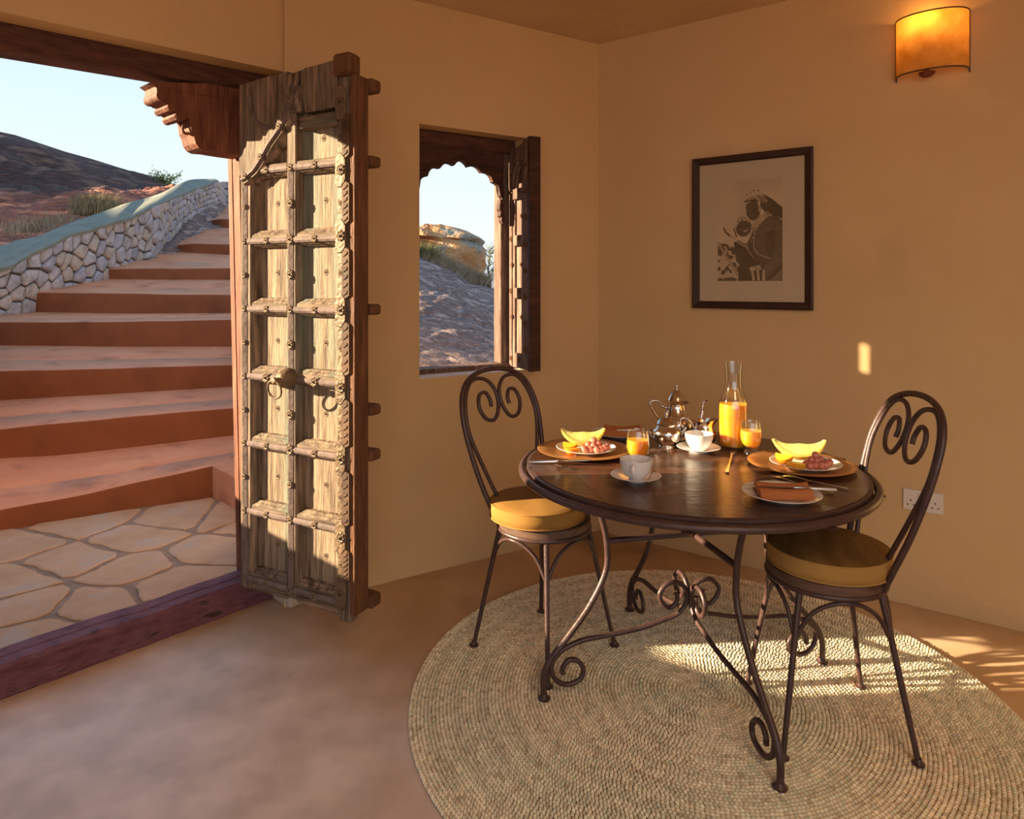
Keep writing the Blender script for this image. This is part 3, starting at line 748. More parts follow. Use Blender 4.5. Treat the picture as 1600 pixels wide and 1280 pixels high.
# ring handle with domed boss
hx, hz = .268, ZB[3]+.005
boss = MB(); Mh = Matrix.Translation((hx, 0, hz)) @ Matrix.Rotation(pi/2, 4, 'X')
boss.lathe([(.040, .004), (.041, .012), (.036, .022), (.033, .034), (.026, .046), (.017, .053), (.010, .056), (.009, .070), (.013, .076), (.010, .083), (.0, .085)], 28, Mh)
bo = boss.build('handle_boss', M_['brass'], leaf, smooth=40)
mb = MB(); rc = Vector((hx-.004, -.072, hz-.034)); mb.tube([rc+Vector((.034*cos(a), -.006*sin(a), .034*sin(a))) for a in [2*pi*i/28 for i in range(28)]], .0042, 8, closed=True)
mb.build('ring', M_['brass'], bo, smooth=60)
bpy.context.view_layer.update()

# ============================================================ WINDOW SHUTTER
a_ = V2(-.012, 3.590); b_ = V2(.100, 3.385); wS = (b_-a_).length
sh = empty('window_shutter', (a_.x, a_.y, .930), atan2(b_.y-a_.y, b_.x-a_.x))
tag(sh, 'narrow carved wooden window shutter with arched top panel, folded into the room', 'shutter')
hS = 1.165
def sb(name, m, x0, x1, d0, d1, z0, z1, b=.002):
    mb = MB(); mb.box(x0, x1, -d1, -d0, z0, z1, b=b); return mb.build(name, m, sh)
sb('back_board', M_['shutter'], 0, wS-.018, -.022, -.012, 0, hS-.03)
sb('stile', M_['shutter'], 0, .028, -.012, .004, 0, hS-.03)
sb('stile', M_['shutter'], .028, .052, -.012, -.002, 0.05, hS-.16)
sb('stile', M_['shutter'], .150, wS-.02, -.012, .006, 0, hS)
sb('edge_board', M_['darkwood'], wS-.02, wS, -.05, .014, -.005, hS)
rz_ = [.035, .385, .655, .895]
for z in rz_: 
    sb('rail', M_['shutter'], .050, .152, -.012, .010, z-.028 if z > .1 else 0, z+.026 if z > .1 else .075)
    for x in (.012, .098): ros_obj(sh, 'r', x+.02, -.012, z+.01, .013, 'dooredge')
for i in range(8):
    ros_obj(sh, 'r', .175, -.007, .10+i*.133, .016, 'dooredge')
for z in (.26, .53, .78, 1.0): ros_obj(sh, 'r', .10, .012, z, .011, 'dooredge'); ros_obj(sh, 'r', .03, -.006, z, .011, 'dooredge')
# arched head
mb = MB(); poly = []
ar = [(.052+.0*0, .93)]
pts = []
for k in range(13):
    a = pi-(pi/2)*k/12; pts.append((.15+.098*cos(a), .93+.135*sin(a)))
poly = pts+[(.15, hS-.02), (.0, hS-.05), (0, .93)]
mb.prism(poly, -.012, .006, MF); mb.build('arch_head', M_['shutter'], sh)
mb = MB(); mb.tube([MF @ Vector((x-.004, z+.004, .006)) for x, z in pts], .007, 6); mb.tube([MF @ Vector((x+.012, z-.012, -.004)) for x, z in pts], .006, 6)
mb.build('arch_moulding', M_['shutter'], sh)
bpy.context.view_layer.update()
# ============================================================ ROUND WOVEN RUG
RC = (.63, 2.26); RR = .965
rug = empty('round_rug', (RC[0], RC[1], 0)); tag(rug, 'large round straw rug woven in spiral rows on the polished floor', 'rug')
mb = MB(); mb.lathe([(0, .001), (RR-.012, .001), (RR-.004, .003), (RR-.004, .0055), (RR-.02, .0065), (0, .0065)], 96)
mb.build('backing', M_['rugbase'], rug)
def rug_stitches():
    rs = np.random.RandomState(5); pitch = .0120; sl_ = .0125
    V = []; C = []; cnt = 0
    for i in range(1, 81):
        r = i*pitch-.004
        n = max(6, int(2*pi*r/sl_)); ph = rs.rand()*6.28
        a = ph+2*pi*(np.arange(n)+rs.rand(n)*.12)/n; da = 2*pi/n*.46
        rr = r+(rs.rand(n)-.5)*.0012
        hw_ = pitch*.50; h0 = .0056; h1 = .0120+rs.rand(n)*.0022
        sk = .35*pitch/r   # slanted stitches
        def pt(dr, dt, z): 
            ang_ = a+dt*da+sk*dr*.8; R_ = rr+dr*hw_
            return np.stack([R_*np.cos(ang_), R_*np.sin(ang_), z*np.ones(n)], 1)
        q = [pt(-1, -1, h0), pt(1, -1, h0), pt(1, 1, h0), pt(-1, 1, h0), pt(-.36, -.5, h1), pt(.36, -.5, h1), pt(.36, .5, h1), pt(-.36, .5, h1)]
        V.append(np.stack(q, 1).reshape(-1, 3))
        base = np.array([.86, .75, .55]); g = np.array([.72, .69, .50]); dk = np.array([.66, .54, .37])
        u = rs.rand(n); c = np.where((u < .70)[:, None], base, np.where((u < .90)[:, None], g, dk))
        c = c*(.92+.30*rs.rand(n))[:, None]*(1.08+.08*np.sin(i*.9))
        # paler greenish sector patches as the dyed strands wander
        ptn = .5+.5*np.sin(a*2+i*.11); c = c*(1-.10*ptn[:, None]*np.array([1.0, .3, .2]))
        C.append(np.repeat(c, 8, axis=0)); cnt += n
    V = np.concatenate(V); C = np.concatenate(C)
    fb = np.array([(4, 5, 6, 7), (0, 1, 5, 4), (1, 2, 6, 5), (2, 3, 7, 6), (3, 0, 4, 7)])
    Fq = (np.arange(cnt)[:, None, None]*8+fb[None]).reshape(-1, 4)
    me = bpy.data.meshes.new('woven_stitches'); me.vertices.add(len(V)); me.vertices.foreach_set('co', V.ravel())
    me.loops.add(Fq.size); me.loops.foreach_set('vertex_index', Fq.ravel()); me.polygons.add(len(Fq))
    me.polygons.foreach_set('loop_start', np.arange(len(Fq))*4); me.polygons.foreach_set('loop_total', np.full(len(Fq), 4))
    me.polygons.foreach_set('use_smooth', np.ones(len(Fq), bool))
    me.update(); me.validate()
    ca = me.color_attributes.new('Col', 'FLOAT_COLOR', 'POINT'); ca.data.foreach_set('color', np.concatenate([C, np.ones((len(C), 1))], 1).ravel())
    me.materials.append(M_['rug']); o = bpy.data.objects.new('woven_stitches', me); link(o, rug); tag(o, kind='stuff')
rug_stitches()
ZR = .0125       # rug surface height

# ============================================================ TABLE
TC = (.6045, 2.326); TZ = .75
tb = empty('round_table', (TC[0], TC[1], 0), 0)
tag(tb, 'round dark wooden breakfast table on curled wrought iron legs', 'table')
mb = MB()
NP = 9      # planks of the top
Rt = .545; base_a = radians(12)
Mrot = Matrix.Rotation(base_a, 4, 'Z')
for i in range(NP):
    x0 = -Rt+2*Rt*i/NP+.0006; x1 = -Rt+2*Rt*(i+1)/NP-.0006
    poly = []
    for k in range(13):
        x = x0+(x1-x0)*k/12; poly.append((x, -sqrt(max(0, Rt*Rt-x*x))))
    for k in range(13):
        x = x1+(x0-x1)*k/12; poly.append((x, sqrt(max(0, Rt*Rt-x*x))))
    m2 = MB(); m2.prism(poly, TZ-.020, TZ, Mrot); m2.build('plank', M_['tabletop'], tb)
mb = MB(); mb.tube([(.570*cos(a), .570*sin(a), TZ-.022) for a in [2*pi*i/96 for i in range(96)]], .0125, 10, closed=True); mb.build('hoop', M_['metal'], tb, smooth=60)
mb = MB(); mb.lathe([(.535, TZ-.030), (.555, TZ-.030), (.555, TZ-.004), (.546, TZ-.002), (.5455, TZ-.02), (.535, TZ-.022), (.535, TZ-.030)], 96); mb.build('rim_band', M_['metal'], tb, smooth=40)
leg_pr = [(.50, .722), (.44, .715), (.375, .69), (.339, .648), (.312, .575), (.297, .50), (.300, .408), (.356, .30), (.438, .197), (.492, .135), (.5125, .087), (.514, .045), (.512, ZR+.004)]
str_pr = [(.050, .316), (.0454, .298), (.052, .275), (.0757, .2645), (.101, .285), (.108, .317), (.082, .346), (.048, .348), (.019, .330), (.009, .299), (.018, .263), (.052, .236), (.106, .222), (.182, .206), (.297, .195), (.376, .189), (.437, .170), (.473, .145), (.487, .1175), (.478, .077), (.440, .050), (.391, .060), (.378, .093), (.399, .123), (.428, .128), (.447, .108), (.449, .086)]
for i, aa in enumerate((192.2, 282.7, 12.2, 103.2)):
    a = radians(aa); M = Matrix.Rotation(a, 4, 'Z')
    mb = MB(); mb.tube([M @ Vector((p.x, 0, p.z)) for p in spline([(r, 0, z) for r, z in leg_pr], 5)], .0105, 10)
    lg = mb.build('leg', M_['metal'], tb, smooth=50)
    mb = MB(); mb.lathe([(0, 0), (.020, 0), (.021, .004), (.013, .010), (.010, .02)], 16, M @ Matrix.Translation((.512, 0, ZR)))
    mb.build('foot', M_['metal'], lg, smooth=50)
    mb = MB(); mb.tube([M @ Vector((p.x, 0, p.z)) for p in spline([(r, 0, z) for r, z in str_pr], 5)], .0085, 8); mb.build('scroll_stretcher', M_['metal'], tb, smooth=50)
for aa in (12.2, 102.9):
    a = radians(aa); M = Matrix.Rotation(a, 4, 'Z'); mb = MB(); z = .508 if aa < 50 else .518
    mb.tube([M @ Vector((-.297, 0, z)), M @ Vector((.297, 0, z))], .0105, 10); mb.build('crossbar', M_['metal'], tb, smooth=50)
for k in range(3):
    mb = MB(); a = radians(255+k*40); mb.sphere((.572*cos(a), .572*sin(a), TZ-.036), .010, 8, 6, sc=(1.8, 1.8, .4)); mb.build('weld', M_['metal'], tb, smooth=50)
for k in range(8):     # short lugs tying top and hoop
    a = radians(12+45*k); mb = MB(); mb.tube([(.535*cos(a), .535*sin(a), TZ-.026), (.572*cos(a), .572*sin(a), TZ-.022)], .006, 6); mb.build('lug', M_['metal'], tb)

# ============================================================ CHAIRS
def make_chair():
    c = empty('bistro_chair')
    zs = .462
    mb = MB(); mb.tube([(.168*cos(a), .168*sin(a), zs) for a in [2*pi*i/48 for i in range(48)]], .009, 8, closed=True); mb.build('seat_ring', M_['metal'], c, smooth=50)
    mb = MB(); mb.lathe([(0, zs+.004), (.168, zs+.004), (.172, zs+.008), (.172, zs+.034), (.168, zs+.037), (0, zs+.037)], 48); mb.build('seat', M_['seatwood'], c, smooth=35)
    for k in range(4):
        a = pi/4+k*pi/2; ca, sa = cos(a), sin(a)
        top = Vector((.163*ca, .163*sa, zs)); ft = Vector((.262*ca, .262*sa, ZR+.004))
        mb = MB(); mb.tube([top, top.lerp(ft, .12), ft], [.0100, .0095, .0080], 10); lg = mb.build('leg', M_['metal'], c, smooth=50)
        mb = MB(); mb.lathe([(0, 0), (.017, 0), (.018, .004), (.010, .009), (.008, .018)], 14, Matrix.Translation((ft.x, ft.y, ZR))); mb.build('foot', M_['metal'], lg, smooth=50)
        # arched brace to the next leg
        a2 = a+pi/2; f_ = .30
        pA = top.lerp(ft, f_)*1.0; top2 = Vector((.163*cos(a2), .163*sin(a2), zs)); ft2 = Vector((.262*cos(a2), .262*sin(a2), ZR)); pB = top2.lerp(ft2, f_)
        mid = Vector((.166*cos(a+pi/4), .166*sin(a+pi/4), zs-.014))
        pts = [pA, pA.lerp(mid, .30)+Vector((0, 0, .038)), pA.lerp(mid, .66)+Vector((0, 0, .030)), mid, pB.lerp(mid, .66)+Vector((0, 0, .030)), pB.lerp(mid, .30)+Vector((0, 0, .038)), pB]
        mb = MB(); mb.tube(spline(pts, 5), .0068, 8); mb.build('brace', M_['metal'], c, smooth=50)
    # back: outer arch; local back direction = +y
    half = [(.118, .118, zs), (.150, .135, .54), (.178, .165, .64), (.198, .200, .76), (.203, .225, .85), (.188, .250, .925), (.150, .268, .980), (.085, .280, 1.010), (0, .284, 1.020)]
    pts = half+[(-x, y, z) for x, y, z in half[:-1][::-1]]
    mb = MB(); mb.tube(spline(pts, 5), .0098, 10); mb.build('back_arch', M_['metal'], c, smooth=50)
    def yb(z):
        for p, q in zip(half[:-1], half[1:]):
            if p[2] <= z <= q[2]: return p[1]+(q[1]-p[1])*(z-p[2])/(q[2]-p[2])
        return half[-1][1]
    inner = [(.100, .470), (.098, .53), (.118, .59), (.150, .68), (.182, .78), (.188, .85), (.170, .925), (.135, .975), (.092, .990), (.042, .978), (.010, .935), (.012, .875), (.045, .832), (.090, .840), (.112, .885), (.098, .928), (.065, .934), (.048, .905), (.050, .880)]
    for sg in (-1, 1):
        mb = MB(); mb.tube(spline([(sg*x, yb(z) if z > .6 else yb(max(z, .462))-.0, z) for x, z in inner], 5), .0078, 8); mb.build('scroll', M_['metal'], c, smooth=50)
    return c
ch = make_chair(); ch.location = (.120, 2.545, 0); ch.rotation_euler = (0, 0, radians(45))     # back towards (-1, +1)
tag(ch, 'dark iron scroll-back chair by the window holding the sunlit mustard cushion', 'chair', 'scroll-back iron chairs')
ch2 = copy_tree(ch); ch2.location = (.968, 2.112, 0); ch2.rotation_euler = (0, 0, radians(-94))
tag(ch2, 'dark iron scroll-back chair in front of the wall socket holding the brown-topped cushion', 'chair', 'scroll-back iron chairs')
def cushion(name, loc, rz, mt, ms, label):
    c = empty(name, loc, rz)
    R_ = .176; H = .058
    G = []; 
    mb = MB(); prof = [(.0, H+.012), (.05, H+.0125), (.10, H+.010), (.145, H+.006), (.168, H+.001), (R_, H-.003)]
    mb.lathe(prof, 64); mb.v = [(x, y, z+.003*float(fbm(x*14+3, y*14+7, 3))) for x, y, z in mb.v]; mb.build('cushion_top', mt, c, smooth=60)
    mb = MB(); mb.lathe([(.0, 0), (R_-.008, 0), (R_, .004), (R_+.003, .03), (R_+.001, H-.003)], 64); mb.build('cushion_band', ms, c, smooth=60)
    for z in (H-.003, .004):
        mb = MB(); mb.tube([((R_+.001)*cos(a), (R_+.001)*sin(a), z) for a in [2*pi*i/72 for i in range(72)]], .0026, 6, closed=True); mb.build('piping', ms, c, smooth=60)
    return tag(c, label, 'cushion')
cushion('seat_cushion', (.095, 2.545, .4995), .3, M_['cushion'], M_['cushion'], 'round mustard seat cushion lit by the sun, on the chair by the window')
cushion('seat_cushion', (.975, 2.110, .4995), 1.2, M_['cushion_dark'], M_['cushion_side'], 'round seat cushion with dark brown top and ochre side, on the chair at right')

# ============================================================ TABLEWARE
def TT(x, y, z=TZ): Y = (EYE-z)*F/(y-HY); return (x-800)*Y/F, Y
def at(name, x, y, dz=0, rz=0, xy=None):
    X, Y = xy if xy else TT(x, y)
    return empty(name, (X, Y, TZ+.0005+dz), rz)
def charger(xy, label):
    mb = MB(); mb.lathe([(0, .001), (.10, .001), (.105, .002), (.135, .009), (.168, .012), (.170, .0135), (.168, .0145), (.135, .0115), (.105, .0045), (.10, .0035), (0, .0035)], 72)
    o = mb.build('charger_plate', M_['copper'], smooth=40, loc=(xy[0], xy[1], TZ)); tag(o, label, 'plate', 'copper charger plates'); return o
cL = (.262, 2.478); cR = (.966, 2.283)
charger(cL, 'copper charger plate beside the window chair, catching the sun')
charger(cR, 'copper charger plate in front of the brown-topped cushion chair')
def plate(xy, z, R_, label, group, name='side_plate'):
    k = R_/.108
    mb = MB(); mb.lathe([(0, .003), (.06*k, .003), (.066*k, .0035), (.090*k, .012), (.106*k, .0165), (.108*k, .018), (.1065*k, .019), (.088*k, .0145), (.065*k, .006), (.058*k, .005), (0, .005)], 56)
    mb.lathe([(.052*k, 0), (.056*k, 0), (.060*k, .004), (.05*k, .004), (.052*k, 0)], 56)
    o = mb.build(name, M_['ceramic'], smooth=40, loc=(xy[0], xy[1], z)); tag(o, label, 'plate', group); return o
fpL = (.268, 2.472); fpR = (.972, 2.262)
plate(fpL, TZ+.0040, .108, 'white plate of fruit on the sunlit copper charger', 'white fruit plates', 'fruit_plate')
plate(fpR, TZ+.0040, .112, 'white plate of fruit on the copper charger by the brown cushion', 'white fruit plates', 'fruit_plate')
# melon slices
def melon(xy, rz, R_, tilt, label):
    e = empty('melon_slice', (xy[0], xy[1], TZ+.0175), rz)
    # crescent standing on its rind: angle along arc, wedge cross-section
    mb = MB(); mr = MB(); n = 28; vs = []; vr = []
    for i in range(n+1):
        t = -1.30+2.60*i/n; a = t-pi/2
        thick = R_*.60*max(.10, cos(t*1.16))**.75
        w_ = thick*.42
        co, si = cos(a), sin(a)
        ri = R_-thick
        for rr, yy in ((R_, 0.0), (R_-.18*thick, w_*.55), (R_-.45*thick, w_*.5), (ri+.05*thick, w_*.16), (ri, 0), (ri+.05*thick, -w_*.16), (R_-.45*thick, -w_*.5), (R_-.18*thick, -w_*.55)):
            vs.append((rr*co, yy, R_+rr*si))
        for rr, yy in ((R_+.0015, 0), (R_-.16*thick+.001, w_*.60+.001), (R_-.28*thick, w_*.58+.0012), (R_-.16*thick, w_*.5), (R_-.03, 0) if False else (R_-.004, 0), (R_-.16*thick, -w_*.5), (R_-.28*thick, -w_*.58-.0012), (R_-.16*thick+.001, -w_*.60-.001)):
            vr.append((rr*co, yy, R_+rr*si))
    k = 8
    fs = [(i*k+j, i*k+(j+1) % k, (i+1)*k+(j+1) % k, (i+1)*k+j) for i in range(n) for j in range(k)]+[tuple(range(k)), tuple(n*k+j for j in range(k))]
    Mt = Matrix.Rotation(tilt, 4, 'X')
    mb.add(vs, fs, Mt); mr.add(vr, fs, Mt)
    mb.build('flesh', M_['melon'], e, smooth=50); mr.build('rind', M_['melonrind'], e, smooth=50)
    tag(e, label, 'fruit', 'melon slices'); return e
melon((.262, 2.500), radians(0), .086, radians(-22), 'crescent of yellow melon on the fruit plate near the window chair')
melon((.975, 2.300), radians(-6), .092, radians(-22), 'crescent of yellow melon on the fruit plate near the brown-topped cushion')
def orange_wedge(xy, rz, roll, s, label, z=.012):
    e = empty('orange_wedge', (xy[0], xy[1], TZ+z), rz)
    R_ = .027*s; n = 18; mb = MB(); mp = MB(); vs = []; vp = []
    for i in range(n+1):
        t = pi*i/n; 
        w_ = R_*.55*sin(t)**.8
        for j in range(7):
            f_ = j/6; ang_ = (f_-.5)*1.15
            vs.append((-R_*cos(t), R_*sin(t)*sin(ang_)*1.0, R_*(1-sin(t)*cos(ang_)))); vp.append((-R_*1.05*cos(t), R_*1.05*sin(t)*sin(ang_), R_-R_*1.05*sin(t)*cos(ang_)))
        vs.append((-R_*cos(t), 0, R_))
    k = 8; fs = [(i*k+j, i*k+(j+1) % k, (i+1)*k+(j+1) % k, (i+1)*k+j) for i in range(n) for j in range(k)]
    Mt = Matrix.Rotation(roll, 4, 'X'); mb.add(vs, fs, Mt)
    k = 7; fs = [(i*k+j, i*k+j+1, (i+1)*k+j+1, (i+1)*k+j) for i in range(n) for j in range(k-1)]
    mp.add(vp, fs, Mt)
    mb.build('flesh', M_['orange'], e, smooth=50); mp.build('peel', M_['orangepeel'], e, smooth=50)
    return tag(e, label, 'fruit', 'orange wedges')
orange_wedge((.200, 2.436), radians(-35), radians(-38), 1.05, 'rear orange wedge on the fruit plate near the window chair', z=.018)
orange_wedge((.206, 2.408), radians(-18), radians(-55), 1.0, 'front orange wedge on the fruit plate near the window chair', z=.014)
orange_wedge((.895, 2.262), radians(-50), radians(-30), 1.1, 'bright orange wedge tucked behind the other wedge on the right-hand fruit plate', z=.018)
orange_wedge((.922, 2.215), radians(-25), radians(55), 1.1, 'orange wedge showing its peel, beside the grapes on the right-hand fruit plate', z=.016)
def grapes(xy, pts, label):
    e = empty('grape_bunch', (xy[0], xy[1], TZ+.0140))
    r_ = .0118
    mb = MB(); mb.sphere((0, 0, 0), r_, 14, 10, sc=(1, 1, 1.08)); proto = mb.build('grape', M_['grape'], e, smooth=80)
    for i, (x, y, z) in enumerate(pts):
        o = proto if i == 0 else proto.copy()
        if i: COL.objects.link(o); o.parent = e
        o.location = (x, y, z+r_*.95); o.rotation_euler = (rnd.uniform(-.5, .5), rnd.uniform(-.5, .5), 0)
    mb = MB()
    for x, y, z in pts: mb.tube([(0, .004, .030), (x*.6, y*.6+.003, z+.022), (x, y+.004, z+.020)], .0011, 5)
    mb.build('stalk', M_['greengrass'], e); tag(e, label, 'fruit', 'bunches of grapes')
gp = [(-.040, -.004, 0), (-.036, -.024, -.001), (-.014, -.020, 0), (-.020, .0, .012), (.006, -.026, 0), (-.002, -.006, .010), (.0, .006, .026), (.022, -.022, 0), (.016, 0, .014), (.036, -.016, .004), (.046, -.010, .006), (.028, .006, .004), (-.012, .012, .002)]
grapes((.292, 2.434), gp, 'small bunch of red grapes on the fruit plate near the window chair')
grapes((.990, 2.222), [(x*.85, y*1.0, z) for x, y, z in gp], 'small bunch of red grapes on the fruit plate near the brown-topped cushion')
# side plates with folded napkins
npR = (.768, 1.945); npL = (.428, 2.735)
plate(npR, TZ+.0005, .108, 'white side plate with folded terracotta napkin, at the near edge of the table', 'white side plates')
plate(npL, TZ+.0005, .105, 'white side plate with folded terracotta napkin, at the far edge before the wall', 'white side plates')
def napkin(xy, z, rz, label, s=1.0):
    L_ = .145*s; mb = MB(); n = 24; k = 12
    # cloth folded in thirds: two soft rolls with a valley along x
    prof = []
    for j in range(k+1):
        t = j/k; y = (t-.5)*.095*s; zz = .004+.020*abs(sin(t*2*pi))**.7*(1.0 if t < .5 else 1.15); prof.append((y, zz))
    top = [(y, zz) for y, zz in prof]; G = []
    for i in range(n+1):
        x = (i/n-.5)*L_; row = []
        bow = .006*cos(x/L_*pi*2)
        for y, zz in top: row.append((x+.004*sin(y*60), y+bow*.3+.010*(x/L_)**2*(1 if y > 0 else -1), zz*(1+.25*(abs(x)/L_*2)**2)))
        for y, zz in top[::-1]: row.append((x+.004*sin(y*60), y+bow*.3, max(.0, zz-.015)))
        row.append(row[0]); G.append(row)
    mb.grid(G); kk = len(G[0]); mb.f.append(tuple(range(kk-1))); mb.f.append(tuple(n*kk+i for i in range(kk-1)))
    o = mb.build('folded_napkin', M_['napkin'], smooth=50, loc=(xy[0], xy[1], z), rz=rz); tag(o, label, 'napkin', 'folded terracotta napkins'); return o
napkin((npR[0]+.004, npR[1]), TZ+.008, radians(-3), 'folded terracotta napkin on the side plate at the near table edge')
napkin((npL[0]+.012, npL[1]+.0), TZ+.008, radians(-4), 'folded terracotta napkin on the side plate at the far table edge', s=1.0)
# cutlery
def knife(a, b, label, group='table knives', za=None, zb=None):
    a = Vector((*a, za if za is not None else TZ+.004)); b = Vector((*b, zb if zb is not None else TZ+.004))
    L_ = (b-a).length; d = (b-a).normalized(); e = empty('table_knife', tuple(a)); y = Vector((0, 0, 1)).cross(d).normalized(); z = d.cross(y)
    M = Matrix(((d.x, y.x, z.x, 0), (d.y, y.y, z.y, 0), (d.z, y.z, z.z, 0), (0, 0, 0, 1)))
    mb = MB(); mb.prism([(0, -.0045), (L_*.45, -.0055), (L_*.47, -.003), (L_*.47, .003), (L_*.45, .0055), (0, .0055)], -.0025, .003, M, inset=.0015, dz=.0015); mb.build('handle', M_['steel'], e, smooth=40)
    mb = MB(); mb.prism([(L_*.46, -.003), (L_*.52, -.008), (L_*.9, -.009), (L_*.98, -.004), (L_, .004), (L_*.9, .005), (L_*.46, .004)], -.0008, .0012, M); mb.build('blade', M_['steel'], e, smooth=40)
    return tag(e, label, 'knife', group)
def fork(a, b, label, group='table forks', za=None, zb=None):
    a = Vector((*a, za if za is not None else TZ+.003)); b = Vector((*b, zb if zb is not None else TZ+.003))
    L_ = (b-a).length; d = (b-a).normalized(); e = empty('table_fork', tuple(a)); y = Vector((0, 0, 1)).cross(d).normalized(); z = d.cross(y)
    M = Matrix(((d.x, y.x, z.x, 0), (d.y, y.y, z.y, 0), (d.z, y.z, z.z, 0), (0, 0, 0, 1)))
    def zz(u): return .004*sin(u*pi)+.007*math.exp(-((u-.68)/.16)**2)
    mb = MB(); G = []
    for i in range(19):
        u = i/18*.80; w_ = .0055-.003*min(1, u/.35) if u < .62 else .0025+(u-.62)/.18*.0085
        w_ = min(w_, .0105); G.append([M @ Vector((u*L_, s_*w_, zz(u)+t_)) for s_, t_ in ((-1, 0), (1, 0), (1, .002), (-1, .002), (-1, 0))])
    mb.grid(G); mb.build('handle', M_['steel'], e, smooth=40)
    for j in range(4):
        o_ = -.0084+j*.0056; mb = MB(); mb.tube([M @ Vector((u*L_, o_, zz(u)+.001+.006*(u-.8)*2)) for u in (.79, .87, .94, 1.0)], [.0014, .0013, .0012, .0007], 6); mb.build('tine', M_['steel'], e)
    return tag(e, label, 'fork', group)
def spoon(a, b, label, group='spoons', za=None, zb=None, s=1.0):
    a = Vector((*a, za if za is not None else TZ+.003)); b = Vector((*b, zb if zb is not None else TZ+.003))
    L_ = (b-a).length; d = (b-a).normalized(); y = Vector((0, 0, 1)).cross(d).normalized(); z = d.cross(y)
    M = Matrix(((d.x, y.x, z.x, 0), (d.y, y.y, z.y, 0), (d.z, y.z, z.z, 0), (0, 0, 0, 1))); e = empty('spoon', tuple(a))
    mb = MB(); mb.tube([M @ Vector((u*L_, 0, .004*sin(u*3)+.001)) for u in (0, .2, .4, .6, .74)], [.0038*s, .0032*s, .0022*s, .0018*s, .0022*s], 8); mb.build('handle', M_['steel'], e, smooth=50)
    mb = MB(); mb.sphere((0, 0, 0), 1, 16, 8, M=M @ Matrix.Translation((L_*.86, 0, .003)) @ Matrix.Diagonal((L_*.14, .0135*s, .004, 1))); mb.build('bowl', M_['steel'], e, smooth=60)
    return tag(e, label, 'spoon', group)
T = lambda x, y: TT(x, y)
knife(T(826, 724), T(925, 728), 'table knife left of the coffee cup, its blade crossing the fork', za=TZ+.004, zb=TZ+.020)
fork(T(824, 729), T(892, 735), 'table fork under the knife, left of the coffee cup')
fork(T(1136, 740), T(1147, 706), 'table fork lying alone in the middle of the table in front of the juice carafe')
fork(T(1325, 766), T(1199, 748), 'rear fork crossing the other cutlery behind the near napkin', za=TZ+.003, zb=TZ+.008)
fork(T(1303, 773), T(1181, 745), 'front fork crossing the other cutlery behind the near napkin')
knife(T(1322, 719), T(1270, 712), 'table knife beyond the right-hand copper charger', za=TZ+.003, zb=TZ+.003)
fork(T(1003, 718), T(1026, 704), 'table fork between the juice glass and the sugar bowl')
fork(T(952, 690), T(992, 698), 'table fork lying below the far napkin plate', za=TZ+.003)
spoon(T(1000, 690), T(960, 700), 'dessert spoon crossing the fork below the far napkin plate')
spoon(T(870, 700), T(966, 712), 'dessert spoon resting on the sunlit copper charger behind the fruit plate', za=TZ+.020, zb=TZ+.018) if False else None
knife((npR[0]+.148, npR[1]-.018), (npR[0]-.098, npR[1]+.020), 'dinner knife laid across the folded napkin at the near table edge', 'napkin knives', za=TZ+.030, zb=TZ+.030)
knife((npL[0]+.06, npL[1]-.035), (npL[0]-.10, npL[1]-.015), 'dinner knife laid across the folded napkin at the far table edge', 'napkin knives', za=TZ+.032, zb=TZ+.026)
# cups and saucers
def saucer(xy, label):
    mb = MB(); mb.lathe([(0, .004), (.030, .004), (.034, .0045), (.055, .011), (.076, .0175), (.078, .0190), (.0765, .0200), (.054, .0140), (.033, .0075), (.030, .0068), (0, .0065)], 56)
    mb.lathe([(.028, 0), (.032, 0), (.036, .005), (.028, .005), (.028, 0)], 56)
    return tag(mb.build('saucer', M_['ceramic'], smooth=40, loc=(xy[0], xy[1], TZ+.0005)), label, 'saucer', 'white saucers')
def cup(xy, rz, label):
    e = empty('coffee_cup', (xy[0], xy[1], TZ+.0075), rz)
    mb = MB(); mb.lathe([(0, .003), (.018, .003), (.019, 0), (.022, 0), (.024, .004), (.036, .014), (.045, .030), (.0495, .048), (.0505, .060), (.0495, .0608), (.0478, .059), (.0465, .046), (.042, .030), (.033, .016), (.02, .008), (0, .007)], 48)
    mb.build('cup_body', M_['ceramic'], e, smooth=50)
    mb = MB(); mb.tube(spline([(.046, 0, .050), (.060, 0, .053), (.068, 0, .043), (.063, 0, .029), (.050, 0, .020), (.040, 0, .018)], 5), [.0042]*26, 8); mb.v = [(x, y*1.5, z) for x, y, z in mb.v]; mb.build('cup_handle', M_['ceramic'], e, smooth=60)
    return tag(e, label, 'cup', 'white coffee cups')
s1 = (.384, 2.118); s2 = (.678, 2.482)
saucer(s1, 'white saucer in shade at the near left of the table'); cup((s1[0]+.001, s1[1]), radians(-108), 'white coffee cup in shade with its handle towards the viewer')
saucer(s2, 'white saucer lit by the sun in the middle of the table'); cup((s2[0]+.002, s2[1]), radians(70), 'bright sunlit white coffee cup in the middle of the table')
spoon((s1[0]+.030, s1[1]-.050), (s1[0]+.062, s1[1]+.018), 'teaspoon resting on the saucer of the shaded cup', 'teaspoons', za=TZ+.016, zb=TZ+.024, s=.8)
